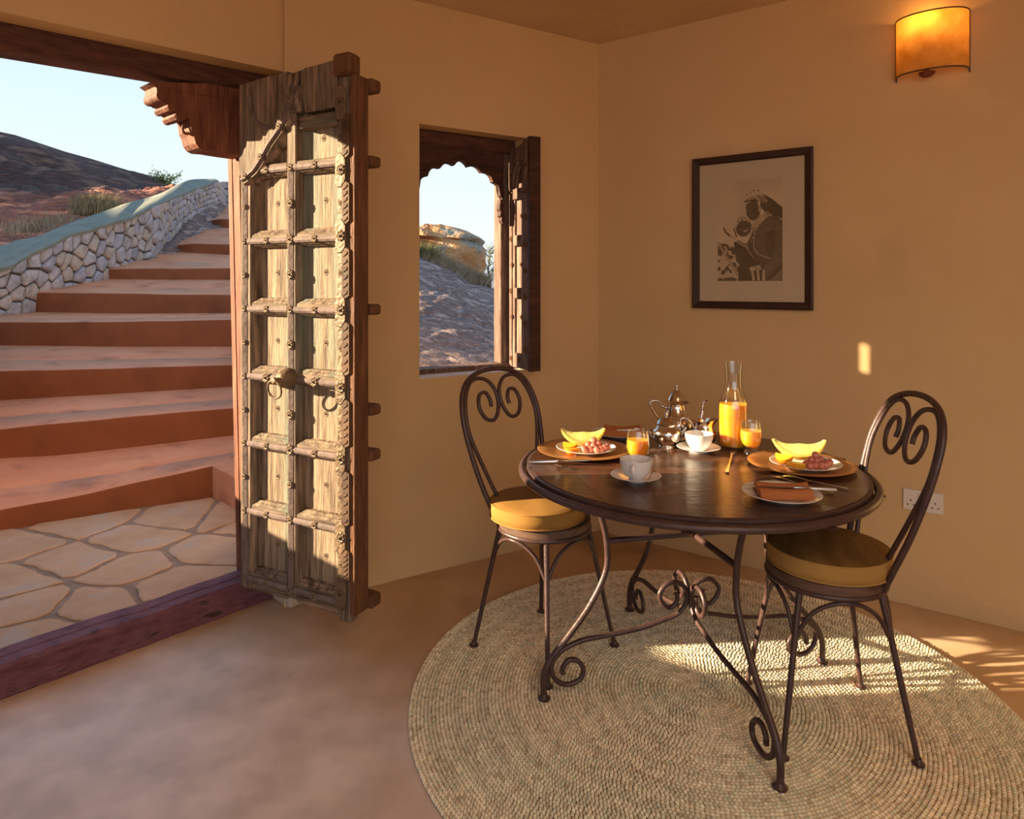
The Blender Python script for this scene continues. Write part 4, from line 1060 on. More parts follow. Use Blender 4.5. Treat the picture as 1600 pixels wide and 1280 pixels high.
# juice glasses
def tumbler(xy, label):
    e = empty('juice_glass', (xy[0], xy[1], TZ+.0005))
    mb = MB(); mb.lathe([(0, 0), (.0255, 0), (.0275, .003), (.0265, .012), (.019, .020), (.024, .027), (.033, .040), (.0375, .058), (.0382, .075), (.0355, .098), (.0335, .118), (.0330, .120), (.0322, .118), (.0338, .098), (.0363, .075), (.0357, .058), (.0310, .042), (.020, .031), (0, .028)], 40)
    mb.build('glass_body', M_['glass'], e, smooth=60)
    mb = MB(); mb.lathe([(0, .0285), (.0195, .0315), (.0306, .0425), (.0352, .058), (.0358, .075), (.0345, .088), (0, .088)], 40); mb.build('orange_juice', M_['juice'], e, smooth=40)
    return tag(e, label, 'glass', 'glasses of orange juice')
tumbler((.422, 2.290), 'glass of orange juice standing behind the shaded coffee cup')
tumbler((.852, 2.432), 'glass of orange juice standing beside the carafe')
# carafe
e = empty('juice_carafe', (.822, 2.535, TZ+.0005))
mb = MB(); pr = [(0, 0), (.046, 0), (.051, .004), (.0525, .02), (.0525, .150), (.0505, .170), (.043, .195), (.034, .218), (.0305, .240), (.0295, .262), (.031, .290), (.0345, .319)]
ir = [(.0335, .3195), (.0300, .290), (.0285, .262), (.0295, .240), (.033, .218), (.042, .195), (.0492, .170), (.0512, .150), (.0512, .02), (.046, .012), (0, .011)]
mb.lathe(pr+ir, 48); mb.build('glass_body', M_['glass'], e, smooth=60)
mb = MB(); mb.lathe([(0, .0115), (.0455, .0125), (.0507, .021), (.0507, .150), (.0490, .166), (0, .166)], 48); mb.build('orange_juice', M_['juice'], e, smooth=40)
tag(e, 'glass carafe half full of orange juice in front of the wall', 'carafe')
# teapot
e = empty('silver_teapot', (.651, 2.700, TZ+.0005), radians(0)); e.scale = (.9, .9, .9)
mb = MB()
pr = [(0, .010), (.030, .010), (.046, 0), (.050, .0), (.048, .006), (.040, .014), (.050, .022), (.066, .034), (.074, .050), (.076, .062), (.072, .078), (.058, .098), (.046, .118), (.040, .136), (.038, .150), (.040, .156)]
mb.lathe([p for p in pr if p[1] >= .058 or p[1] < .014], 48) if False else mb.lathe(pr[-8:], 48)
mb.build('pot_shoulder', M_['silver'], e, smooth=50)
mb = MB(); mb.lathe(pr[:-7], 48); mb.build('pot_belly', M_['silver_chased'], e, smooth=50)
mb = MB(); mb.lathe([(.036, .156), (.052, .156), (.058, .158), (.050, .164), (.040, .168), (.035, .180), (.029, .193), (.020, .204), (.010, .212), (.006, .216), (.010, .220), (.006, .224), (.003, .226), (.008, .231), (.007, .236), (.002, .240), (0, .246)], 40); mb.build('lid', M_['silver'], e, smooth=40)
mb = MB(); pts = spline([(.060, 0, .070), (.085, 0, .068), (.104, 0, .082), (.112, 0, .108), (.114, 0, .135), (.118, 0, .155), (.128, 0, .163)], 5)
mb.tube(pts, [.017-.0125*min(1, i/22) for i in range(len(pts))], 12); mb.sphere((.1135, 0, .130), .0085, 10, 6); mb.lathe([(.004, 0), (.012, .003), (.010, .006), (.004, .005)], 14, Matrix.Translation((.129, 0, .160)))
mb.build('spout', M_['silver'], e, smooth=60)
mb = MB(); mb.tube(spline([(-.038, 0, .134), (-.056, 0, .138), (-.070, 0, .156), (-.086, 0, .164), (-.104, 0, .164), (-.116, 0, .156), (-.116, 0, .144), (-.108, 0, .128), (-.092, 0, .104), (-.076, 0, .082), (-.070, 0, .066)], 4), .0045, 8)
mb.sphere((-.116, 0, .148), .0075, 10, 6); mb.sphere((-.062, 0, .140), .0075, 10, 6); mb.tube([(-.104, 0, .164), (-.114, 0, .172), (-.120, 0, .170)], .003, 6)
mb.build('pot_handle', M_['silver'], e, smooth=60)
tag(e, 'silver teapot with domed lid and curved spout at the back of the table', 'teapot')
# sugar bowl
e = empty('sugar_bowl', (.578, 2.552, TZ+.0005), radians(10))
mb = MB(); mb.lathe([(0, .004), (.024, .004), (.028, 0), (.031, 0), (.030, .005), (.027, .008), (.040, .018), (.051, .034), (.055, .050), (.054, .060), (.0495, .068), (.041, .075), (.037, .082), (.038, .086)], 44); mb.build('bowl_body', M_['silver'], e, smooth=40)
mb = MB(); mb.lathe([(.034, .086), (.042, .086), (.043, .089), (.037, .094), (.034, .100), (.026, .108), (.012, .114), (.005, .117), (.005, .121), (.008, .125), (.006, .130), (0, .133)], 40); mb.build('lid', M_['silver'], e, smooth=40)
for sg in (-1, 1):
    mb = MB(); mb.tube(spline([(sg*.052, 0, .036), (sg*.066, 0, .050), (sg*.076, 0, .066), (sg*.078, 0, .070), (sg*.072, 0, .066), (sg*.058, 0, .052)], 4), .0036, 8); mb.build('bowl_handle', M_['silver'], e, smooth=60)
tag(e, 'round silver sugar bowl with lid and two ear handles in front of the teapot', 'sugar bowl')
# creamer
e = empty('silver_creamer', (.730, 2.592, TZ+.0005), radians(0))
mb = MB(); mb.lathe([(0, .004), (.024, .004), (.028, 0), (.030, 0), (.028, .006), (.040, .018), (.047, .034), (.046, .048), (.038, .062), (.033, .074), (.034, .084), (.040, .092), (.0385, .0925), (.031, .080), (.030, .072), (.040, .050), (.040, .034), (.03, .018), (0, .012)], 40)
mb.v = [(x+(max(0, x)*.45*max(0, (z-.072)/.02)), y*(1-.2*max(0, (z-.08)/.012)*(x > .01)), z+max(0, x)*.15*max(0, (z-.072)/.02)) for x, y, z in mb.v]
mb.build('jug_body', M_['silver'], e, smooth=50)
mb = MB(); mb.tube(spline([(-.036, 0, .060), (-.050, 0, .084), (-.070, 0, .100), (-.088, 0, .098), (-.092, 0, .080), (-.080, 0, .060), (-.062, 0, .040), (-.044, 0, .028)], 4), .0036, 8); mb.build('jug_handle', M_['silver'], e, smooth=60)
tag(e, 'small silver cream jug with looped handle beside the teapot spout', 'jug')

# ============================================================ PICTURE, SCONCE, SOCKET
pic = empty('framed_photograph', tuple(RW(.546, -.006, 1.240)), atan2(Rd.y, Rd.x)); WP, HP = .566, .746; fw = .036
# local: x along, y outward(into wall), z up; room side is -y
poly = [(0, 0), (fw, 0), (fw, -.012), (fw-.008, -.020), (.006, -.024), (0, -.020)]
def rail(x0, z0, x1, z1, name='frame_rail'):
    d = Vector((x1-x0, 0, z1-z0)); L_ = d.length; d.normalize(); inn = Vector((-d.z, 0, d.x))
    mb = MB(); vs = []
    for u, y in poly: vs.append(Vector((x0, y, z0))+inn*u+d*u)
    for u, y in poly: vs.append(Vector((x1, y, z1))+inn*u-d*u)
    k = len(poly); mb.add(vs, [(j, (j+1) % k, k+(j+1) % k, k+j) for j in range(k)]); mb.build(name, M_['frame'], pic)
for q in ((0, 0, WP, 0), (WP, 0, WP, HP), (WP, HP, 0, HP), (0, HP, 0, 0)): rail(*q)
mb = MB(); mb.box(.02, WP-.02, -.008, -.002, .02, HP-.02); mb.build('mat_board', M_['matboard'], pic)
px0, px1, pz0, pz1 = .127, .432, .135, .620
def inside(poly, X, Y):
    c = np.zeros(X.shape, bool); n = len(poly)
    for i in range(n):
        x1, y1 = poly[i]; x2, y2 = poly[(i+1) % n]
        if y1 == y2: continue
        m_ = ((y1 > Y) != (y2 > Y)) & (X < (x2-x1)*(Y-y1)/(y2-y1)+x1); c ^= m_
    return c
def print_mesh():
    nx_, ny_ = 150, 236
    X, Y = np.meshgrid((np.arange(nx_)+.5)/nx_*430+275, 1022-(np.arange(ny_)+.5)/ny_*682)   # coordinates of the print
    g = .40+.10*vnoise(X/90, Y/120)-.10*(1022-Y)/682*0+(.05*(Y-340)/682)
    rn = fbm(X/22, Y/22, 4)
    def P_(pl, v, n_=.0): 
        nonlocal g
        m_ = inside(pl, X, Y); g = np.where(m_, v+n_*rn, g)
    def E_(cx_, cy_, rx, ry, v, rot=0, n_=0):
        nonlocal g
        c_, s_ = cos(rot), sin(rot); dx = X-cx_; dy = Y-cy_; m_ = ((dx*c_+dy*s_)/rx)**2+((-dx*s_+dy*c_)/ry)**2 < 1; g = np.where(m_, v+n_*rn, g)
    def Ln_(pts, wd, v):
        nonlocal g
        for (x1, y1), (x2, y2) in zip(pts[:-1], pts[1:]):
            dx, dy = x2-x1, y2-y1; L2 = dx*dx+dy*dy+1e-6; t = np.clip(((X-x1)*dx+(Y-y1)*dy)/L2, 0, 1)
            g = np.where((X-x1-t*dx)**2+(Y-y1-t*dy)**2 < wd*wd, v, g)
    # bokeh foliage lower left
    m_ = inside([(275, 750), (340, 770), (420, 800), (470, 900), (440, 1022), (275, 1022)], X, Y)
    g = np.where(m_, np.where(fbm(X/26+9, Y/26, 3) > .02, .42, .07), g)
    Ln_([(280, 765), (345, 870), (415, 980)], 9, .22); Ln_([(280, 765), (345, 870), (415, 980)], 3, .35)
    # taller figure: hair and cloth behind the head, shoulder, torso
    P_([(580, 440), (640, 480), (705, 540), (705, 615), (640, 590), (590, 560), (560, 520)], .035, .01)
    P_([(520, 620), (590, 595), (660, 590), (705, 625), (705, 1022), (560, 1022), (470, 960), (420, 920), (440, 830), (500, 720)], .075, .05)
    P_([(560, 640), (640, 605), (700, 640), (700, 820), (640, 880), (560, 850), (530, 760)], .13, .05)
    P_([(600, 700), (650, 680), (660, 820), (620, 870), (590, 800)], .055, .02)
    P_([(640, 860), (705, 780), (705, 930), (620, 1000), (560, 950)], .15, .05)
    P_([(640, 960), (705, 900), (705, 1022), (600, 1022)], .05, .0)
    for k in range(5): Ln_([(630+k*14, 1020), (700, 950+k*12)], 2, .30)
    # head of the taller figure
    E_(517, 550, 46, 66, .075, 0, .05); P_([(470, 500), (500, 490), (505, 560), (470, 575), (478, 548), (466, 540)], .10, .03)
    P_([(470, 560), (490, 560), (500, 600), (478, 590)], .07); E_(488, 535, 9, 3, .02); E_(484, 574, 10, 4, .035)
    P_([(452, 490), (470, 470), (520, 462), (555, 480), (556, 495), (500, 488)], .05)
    P_([(468, 480), (490, 452), (540, 440), (585, 448), (610, 500), (560, 492), (530, 470)], .36, .12)
    for k in range(6): Ln_([(545+k*9, 450+k*2), (566+k*7, 496+k*3)], 2.4, .12)
    for k in range(7): E_(498+k*8, 462+(k % 2)*6, 3.5, 3.5, .10)
    for bx, by in ((474, 440), (497, 425), (522, 415), (550, 418)):
        Ln_([(bx, by), (bx-4, by-22)], 2.5, .42); E_(bx, by, 5, 6, .03); Ln_([(bx, by), (bx+4, by+24)], 1.6, .30)
    Ln_([(550, 490), (556, 560)], 3, .42); E_(566, 536, 7, 10, .40); Ln_([(566, 520), (562, 550)], 2, .1)
    # collar and beads
    P_([(500, 650), (560, 580), (610, 560), (640, 585), (590, 610), (540, 660), (510, 700)], .28, .28)
    bead = [(600, 600), (560, 640), (530, 690), (520, 750), (522, 800), (545, 840), (590, 862), (630, 872)]
    for a, b in zip(bead[:-1], bead[1:]):
        for t in (0, .25, .5, .75): E_(a[0]+(b[0]-a[0])*t, a[1]+(b[1]-a[1])*t, 4.2, 4.2, .45)
    for k in range(26):
        u = k/25; E_(500+60*u+8*sin(k*3), 760-180*u+10*cos(k*5), 5, 3, .46 if k % 2 else .12)
    # smaller smiling figure in front
    E_(452, 660, 52, 62, .085, .1, .04)
    P_([(385, 640), (400, 600), (430, 582), (470, 590), (495, 625), (470, 612), (430, 618), (405, 650), (400, 690)], .34, .2)
    for k in range(7): E_(402+k*13, 622-12*sin(k*.5), 6, 5, .10 if k % 2 else .45)
    E_(432, 655, 13, 6, .03); E_(472, 650, 11, 5, .03); E_(456, 670, 9, 12, .13); E_(462, 688, 24, 7, .03, -.25); E_(463, 685, 18, 4, .50, -.25)
    E_(436, 672, 14, 10, .17); E_(482, 668, 10, 9, .16)
    P_([(385, 760), (420, 745), (470, 770), (480, 820), (440, 850), (395, 830)], .04, .02)
    for k in range(5): Ln_([(400+k*8, 752+k*6), (470+k*4, 768+k*8)], 2.2, .38 if k % 2 == 0 else .12)
    P_([(430, 860), (500, 800), (560, 900), (560, 1022), (415, 1022)], .035, .02)
    for k in range(10): E_(472+k*5, 800+k*7, 3.2, 3.2, .40)
    for k in range(5): P_([(498+k*20, 930+k*6), (512+k*20, 926+k*6), (528+k*16, 1018), (512+k*16, 1020)], .42 if k % 2 == 0 else .04)
    P_([(490, 930), (560, 915), (570, 945), (500, 955)], .35, .2)
    # feather plume
    Ln_([(318, 660), (332, 690), (362, 714)], 6, .05); Ln_([(362, 714), (388, 730), (400, 728)], 3, .25); Ln_([(385, 665), (405, 720)], 4, .06)
    g = np.clip(np.where(g > .2, g*1.25, g*.75)+.012*rn, .008, .75)
    C = np.stack([g*1.15, g*.88, g*.62, np.ones_like(g)], -1)
    mb = MB(); xs = np.linspace(px0, px1, nx_+1); zs_ = np.linspace(pz0, pz1, ny_+1)
    G = [[(x, -.0086, z) for x in xs] for z in zs_]; mb.grid(G)
    o = mb.build('photo_print', M_['print'], pic, fix=False); me = o.data
    ca = me.color_attributes.new('Col', 'FLOAT_COLOR', 'CORNER'); ca.data.foreach_set('color', np.repeat(C.reshape(-1, 4), 4, axis=0).ravel())
print_mesh()
mb = MB(); mb.box(.03, WP-.03, -.0122, -.0102, .03, HP-.03); mb.build('glazing', M_['glass'], pic)
tag(pic, 'dark framed black-and-white photograph of two people in beaded dress, hung on the ochre wall', 'picture')
# wall sconce
sc = empty('wall_sconce', tuple(RW(1.572, 0, 2.350)), atan2(Rd.y, Rd.x))
mb = MB(); hwS, dS, hS2 = .130, .105, .118; G = []
for j in range(9):
    z = -hS2+2*hS2*j/8; row = []
    for i in range(33):
        a = pi*i/32; row.append((-hwS*cos(a), -dS*sin(a)**.8, z+.002*sin(i*1.9)*(j in (0, 8))))
    G.append(row)
mb.grid(G); mb.build('shade', M_['shade'], sc, smooth=60, fix=False)
mb = MB()
for z in (-hS2, hS2):
    pts = [(-hwS*1.005*cos(pi*i/32), -dS*1.01*sin(pi*i/32)**.8, z) for i in range(33)]
    mb.tube(pts, .0032, 6)
for sg in (-1, 1): mb.tube([(sg*hwS, -.002, -hS2-.012), (sg*hwS, -.002, hS2+.003)], .003, 6)
for sg in (-1, 1):
    for k in range(12): mb.tube([(sg*hwS-sg*.004, -.008, -hS2+.01+k*.0195), (sg*hwS+sg*.003, .0, -hS2+.018+k*.0195)], .0016, 5)
mb.build('wire_frame', M_['metal'], sc, smooth=50)
mb = MB(); mb.lathe([(0, -.137), (.018, -.134), (.028, -.126), (.031, -.116), (.010, -.112), (.010, -.01), (.014, .0), (.014, .030), (0, .032)], 24, Matrix.Translation((-.015, -.045, 0))); mb.build('lamp_holder', mat('terracotta_holder', (.20, .045, .018), rough=.5), sc, smooth=40)
mb = MB(); mb.sphere((-.015, -.045, .055), .024, 16, 12, sc=(1, 1, 1.25)); mb.build('bulb', M_['bulb'], sc, smooth=60)
tag(sc, 'curved parchment wall sconce glowing orange at the upper right', 'lamp')
pl = bpy.data.lights.new('sconce_light', 'POINT'); pl.energy = 1.1; pl.color = (1, .47, .10); pl.shadow_soft_size = .02
po = bpy.data.objects.new('sconce_light', pl); link(po, sc); po.location = (-.015, -.05, .092)
# socket
so_ = empty('wall_socket', tuple(RW(1.540, 0, .4495)), atan2(Rd.y, Rd.x))
mb = MB(); mb.box(-.073, .073, -.011, 0, -.044, .044, b=.003); mb.build('socket_plate', M_['plastic'], so_)
for sx_ in (-1, 1):
    mb = MB(); mb.box(sx_*.012-.0075, sx_*.012+.0075, -.0145, -.0105, .012, .034, b=.002); mb.build('switch_rocker', M_['plastic'], so_)
    for (dx, dz, a, b) in ((0, -.001, .0022, .004), (-.011, -.020, .0034, .0022), (.011, -.020, .0034, .0022)):
        mb = MB(); x = sx_*.044; mb.box(x+dx-a, x+dx+a, -.0116, -.0108, dz+.0-b, dz+b); mb.build('pin_slot', M_['pins'], so_)
tag(so_, 'white double electrical socket low on the wall behind the chair', 'socket')
# ============================================================ OUTSIDE: ground, terrace, stairs
mb = MB(); mb.box(-80, 80, 2.2, 160, -1.0, -.6); mb.box(-80, -2.2, -80, 2.2, -1.0, -.6); mb.box(3.6, 80, -80, 2.2, -1.0, -.6); mb.box(-2.2, 3.6, -80, -2.3, -1.0, -.6)
tag(mb.build('ground', M_['earth']), kind='structure')
# terrace of irregular flagstones
ter = tag(empty('stone_terrace', (-2.1, 3.3, 0)), kind='structure'); bpy.context.view_layer.update()
ZT = .100
a0 = D0+Dn*.12-Dd*.05; a1 = D0+Dn*.12+Dd*1.9
e1 = V2(-1.16, 2.98)
cor = PZ(330, 775, ZT); lf = PZ(0, 826, ZT); dirE = (lf-cor).normalized()
lf2 = lf+dirE*1.6
dom = [(a0.x, a0.y), (a1.x, a1.y), (-3.9, 1.7), (-4.1, lf2.y+.02), (lf2.x, lf2.y+.05), (cor.x, cor.y+.05), (-1.30, 3.72), (-1.05, 3.45)]
seeds = [(21, 850), (120, 818), (110, 876), (218, 838), (284, 810), (353, 806), (330, 858), (207, 890), (268, 909), (15, 909), (38, 951), (143, 941), (40, 992)]
sp2 = [tuple(PZ(x, y, ZT)[:2]) for x, y in seeds]
for X in (-3.7, -3.35, -2.95, -2.5, -2.15):
    for Y in (1.6, 1.95, 2.3, 2.7, 3.05, 3.4):
        if X/Y < -.83 : sp2.append((X+rnd.uniform(-.08, .08), Y+rnd.uniform(-.08, .08)))
sp2 += [(-1.15, 3.35), (-1.35, 3.6)]
mb = MB(); mb.prism(dom, -.05, ZT-.008); pbuild(mb, 'mortar_bed', M_['mortar'], ter)
# convex domain for cell clipping
hull = [(-.9, 2.4), (-1.1, 4.35), (-4.3, 4.35), (-4.3, .9), (-2.4, .9)]
def clip_to(poly):
    # doorway side and riser side
    for p, q in (((a0.x, a0.y), (a1.x, a1.y)), ((lf2.x, lf2.y), (cor.x, cor.y))):
        dx, dy = q[0]-p[0], q[1]-p[1]; nx, ny = -dy, dx; L_ = math.hypot(nx, ny); nx /= L_; ny /= L_
        c = nx*p[0]+ny*p[1]
        side = nx*(-2.6)+ny*(2.9)-c
        if side > 0: nx, ny, c = -nx, -ny, -c
        poly = clip(poly, nx, ny, c-.006)
        if len(poly) < 3: return None
    return poly
for i, poly in voronoi(sp2, hull, .006):
    poly = clip_to(poly)
    if not poly: continue
    poly = chaikin(poly, .12)
    q_ = []
    for a, b in zip(poly, poly[1:]+poly[:1]):
        ns = max(1, int(math.hypot(b[0]-a[0], b[1]-a[1])/.035))
        q_ += [(a[0]+(b[0]-a[0])*k/ns, a[1]+(b[1]-a[1])*k/ns) for k in range(ns)]
    c_ = (sum(p[0] for p in q_)/len(q_), sum(p[1] for p in q_)/len(q_)); poly = []
    for x, y in q_:
        d_ = math.hypot(x-c_[0], y-c_[1]); f_ = 1-(.006+.030*abs(float(fbm(x*7+i, y*7+3*i, 4))))/max(.05, d_); poly.append((c_[0]+(x-c_[0])*f_, c_[1]+(y-c_[1])*f_))
    mb = MB(); h = rnd.uniform(-.002, .003); mb.prism(poly, ZT-.03, ZT+h, inset=.008, dz=.004); pbuild(mb, 'flagstone', M_['flag'], ter)
# stairs
st = tag(empty('terracotta_steps', (-2.4, 5.5, 0)), kind='structure'); bpy.context.view_layer.update()
# each: riser base line, nosing line : list of (px x, px y, depth)
risers = [
    dict(base=[(-260, 875, 3.02), (0, 829, 3.50), (160, 802, 3.78), (332, 774, 4.06)], nose=[(-260, 838, 3.02), (0, 796, 3.50), (150, 768, 3.77), (332, 726, 4.06)]),
    dict(base=[(-260, 745, 3.85), (0, 715, 4.20), (100, 710, 4.34), (362, 680, 4.82), (470, 668, 4.95)], nose=[(-260, 700, 3.85), (0, 670, 4.20), (200, 650, 4.50), (362, 637, 4.82), (470, 630, 4.95)]),
    dict(base=[(-200, 634, 4.75), (0, 625, 5.00), (200, 614, 5.30), (362, 604, 5.66), (470, 598, 5.8)], nose=[(-200, 584, 4.75), (0, 579, 5.00), (200, 574, 5.30), (360, 569, 5.66), (470, 566, 5.8)]),
    dict(base=[(-60, 537, 6.08), (0, 539, 6.08), (200, 541, 6.12), (360, 540, 6.17), (470, 539, 6.2)], nose=[(-60, 502, 6.08), (0, 502, 6.08), (200, 502, 6.12), (360, 499, 6.17), (470, 498, 6.2)]),
    dict(base=[(50, 487, 7.0), (200, 490, 7.0), (358, 489, 7.05), (470, 489, 7.1)], nose=[(52, 457, 7.0), (200, 458, 7.0), (358, 461, 7.05), (470, 461, 7.1)]),
    dict(base=[(160, 435, 8.0), (260, 436, 8.0), (356, 436, 8.0), (470, 436, 8.0)], nose=[(163, 420, 8.0), (260, 419, 8.0), (356, 418.5, 8.0), (470, 418, 8.0)]),
    dict(base=[(268, 391, 9.5), (300, 394, 9.4), (356, 397, 9.3), (470, 397, 9.3)], nose=[(270, 384, 9.5), (294, 381, 9.4), (356, 381.5, 9.3), (470, 381, 9.3)]),
    dict(base=[(329, 347, 11.2), (338, 352, 11.0), (347, 355, 10.9), (470, 356, 10.9)], nose=[(329, 345, 11.2), (338, 343, 11.0), (347, 342, 10.9), (470, 342, 10.9)]),
]
last = dict(base=[(333, 321, 12.8), (345, 322, 12.8), (356, 322, 12.8), (470, 322, 12.8)], nose=None)
def resample(l, n=25):
    pts = [P(*p) for p in l]; L_ = [0]
    for a, b in zip(pts[:-1], pts[1:]): L_.append(L_[-1]+(b-a).length)
    o = []
    for i in range(n):
        u = L_[-1]*i/(n-1)
        for k in range(len(L_)-1):
            if u <= L_[k+1]+1e-9:
                f_ = (u-L_[k])/max(1e-9, L_[k+1]-L_[k]); o.append(pts[k].lerp(pts[k+1], f_)); break
    return o
for k, r in enumerate(risers):
    nb = resample(r['base']); nn_ = resample(r['nose']); bk = resample(risers[k+1]['base'] if k < len(risers)-1 else last['base'])
    # first step runs a touch further right
    G = []
    for i in range(25):
        b, n_, q = nb[i], nn_[i], bk[i]
        nbv = n_+Vector((0, 0, -.012*0)); t = q-n_; h = n_.z-b.z
        wob = .008*float(fbm(n_.x*2.3, n_.y*2.3+k, 3)); up_ = Vector((0, 0, wob))
        out_ = Vector((t.x, t.y, 0)).normalized()
        g_ = n_.lerp(q, .36)
        G.append(([b+Vector((0, 0, -.25)), b-out_*.004, b+(n_-b)*.5+out_*.004, n_-Vector((0, 0, .022))+up_-out_*.002, n_-Vector((0, 0, .005))+out_*.003+up_],
                  [n_-Vector((0, 0, .006))+out_*.002+up_, n_+out_*.020+up_, g_-out_*.005+up_*.5, g_+Vector((0, 0, -.007)), g_+out_*.005+up_*.5, q+out_*.06+Vector((0, 0, .001)), q+out_*.06+Vector((0, 0, -.4))]))
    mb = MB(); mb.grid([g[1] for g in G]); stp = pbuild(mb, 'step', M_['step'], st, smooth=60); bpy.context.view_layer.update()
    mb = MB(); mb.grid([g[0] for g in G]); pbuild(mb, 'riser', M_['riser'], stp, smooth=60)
# return at the right end of the first step
c0 = P(332, 726, 4.06); c1 = PZ(368, 744, c0.z)
d_ = (c1-c0); c2 = c0+d_*2.2
pl_ = [(c0.x, c0.y), (c1.x, c1.y), (c2.x, c2.y), (c2.x+.5, c2.y+.6), (-1.0, 4.95), (-1.72, 4.72), (c0.x-.02, c0.y+.3)]
mb = MB(); mb.prism(pl_, -.1, c0.z, inset=.012, dz=.010); pbuild(mb, 'step_return', M_['step'], st)

# dry stone wall beside the stairs
sw = tag(empty('dry_stone_wall', tuple(P(100, 460, 7.4))), kind='structure'); bpy.context.view_layer.update()
# (px, depth, base y, top y)
WL = [(-330, 5.3, 560, 470), (-150, 5.95, 520, 446), (0, 6.6, 492, 417), (54, 7.0, 486, 390), (110, 7.5, 460, 364), (167, 8.0, 437, 347), (240, 9.0, 400, 320), (285, 10.5, 345, 300), (322, 11.9, 324, 286), (341, 12.5, 320, 281)]
wb = [P(x, b + 4, Y) for x, Y, b, t in WL]; wt = [P(x, t+2, Y) for x, Y, b, t in WL]
cum = [0]
for a, b in zip(wb[:-1], wb[1:]): cum.append(cum[-1]+math.hypot(b.x-a.x, b.y-a.y))
HA = .60
def wmap(s, h, out_=0):
    for k in range(len(cum)-1):
        if s <= cum[k+1] or k == len(cum)-2:
            f_ = (s-cum[k])/(cum[k+1]-cum[k]); f_ = max(-.02, min(1.02, f_)); a = wb[k].lerp(wb[k+1], f_); b = wt[k].lerp(wt[k+1], f_)
            d = (wb[k+1]-wb[k]); n = Vector((d.y, -d.x, 0)).normalized()
            if n.x < 0: n = -n
            return a.lerp(b, h/HA)+n*out_
TL = cum[-1]
G = [[wmap(TL*i/60, HA*j/4*.96, .0) for j in range(5)] for i in range(61)]
G2 = [[wmap(TL*i/60, HA*j/4*.93, -.12) for j in range(5)][::-1] for i in range(61)]
mb = MB(); mb.grid([a+b+[a[0]] for a, b in zip(G, G2)]); pbuild(mb, 'wall_core', M_['gap'], sw)
pts = []; rs = random.Random(11)
s = .02
col = 0
y_rows = 5
while s < TL:
    wd = rs.uniform(.12, .19)
    nr = rs.choice((4, 5, 5)); ys = sorted([rs.uniform(-.012, .012)+HA*(j+.5)/nr for j in range(nr)])
    for j, h in enumerate(ys): pts.append((s+wd/2+rs.uniform(-.035, .035)+(.03 if j % 2 else -.03), h))
    s += wd
cells = voronoi(pts, [(0, 0), (TL, 0), (TL, HA), (0, HA)], .016)
for i, poly in cells:
    poly = chaikin(poly, .10)
    c = (sum(p[0] for p in poly)/len(poly), sum(p[1] for p in poly)/len(poly))
    n_ = len(poly); vs = []; bulge = rs.uniform(.022, .05)
    for f_, o_ in ((1.0, -.02), (.99, bulge*.45), (.88, bulge*.85), (.55, bulge)):
        for p in poly: vs.append(wmap(c[0]+(p[0]-c[0])*f_, c[1]+(p[1]-c[1])*f_, o_+(rs.uniform(-.007, .007) if f_ < 1 else 0)))
    fs = [(l*n_+k, l*n_+(k+1) % n_, (l+1)*n_+(k+1) % n_, (l+1)*n_+k) for l in range(3) for k in range(n_)]+[tuple(3*n_+k for k in range(n_))]
    mb = MB(); mb.add(vs, fs); pbuild(mb, 'stone', rs.choice(STONES), sw, smooth=45)
# end face of the wall and the sunlit wall beyond
ep = P(341, 320, 12.5); ep2 = P(352, 322, 14.3)
mb = MB(); 
for j in range(4):
    for i in range(4):
        a = Vector((ep.x, ep.y, 0)).lerp(Vector((ep2.x, ep2.y, 0)), i/4+.02); b = Vector((ep.x, ep.y, 0)).lerp(Vector((ep2.x, ep2.y, 0)), (i+1)/4-.02)
        z0 = 2.80+j*.11+.06*i/4; top_ = .10
        dd = (b-a); n = Vector((dd.y, -dd.x, 0)).normalized()*.05
        vs = [a+Vector((0, 0, z0)), b+Vector((0, 0, z0)), b+Vector((0, 0, z0+top_)), a+Vector((0, 0, z0+top_))]
        m2 = MB(); vv = [v-n for v in vs]+[v+n*.6 for v in vs]; m2.add(vv, [(0, 1, 2, 3), (4, 5, 6, 7), (0, 1, 5, 4), (1, 2, 6, 5), (2, 3, 7, 6), (3, 0, 4, 7)]); pbuild(m2, 'stone', STONES[(i+j) % 4], sw)
fw_ = tag(empty('far_stone_wall', tuple(P(360, 330, 17))), kind='structure'); bpy.context.view_layer.update()
q0 = P(345, 284, 17.0); q1 = P(420, 286, 18.2)
mb = MB(); n = Vector((0, .2, 0)); mb.add([q0-Vector((0, 0, 1.2)), q1-Vector((0, 0, 1.2)), q1, q0]+[p+n for p in (q0-Vector((0, 0, 1.2)), q1-Vector((0, 0, 1.2)), q1, q0)], [(0, 1, 2, 3), (4, 5, 6, 7), (0, 1, 5, 4), (1, 2, 6, 5), (2, 3, 7, 6), (3, 0, 4, 7)]); pbuild(mb, 'wall_core', M_['gap'], fw_)
for i in range(7):
    for j in range(6):
        a = q0.lerp(q1, (i+.06+(.3 if j % 2 else 0))/7.5); b = q0.lerp(q1, (i+.94+(.3 if j % 2 else 0))/7.5)
        za = -.02-.18*j
        m2 = MB(); vs = [a+Vector((0, 0, za-.15)), b+Vector((0, 0, za-.15)), b+Vector((0, 0, za)), a+Vector((0, 0, za))]; vv = vs+[v+Vector((.01, -.06, -.0)) for v in vs]
        m2.add(vv, [(0, 1, 2, 3), (4, 5, 6, 7), (0, 1, 5, 4), (1, 2, 6, 5), (2, 3, 7, 6), (3, 0, 4, 7)]); pbuild(m2, 'stone', STONES[(i*3+j) % 4], fw_)
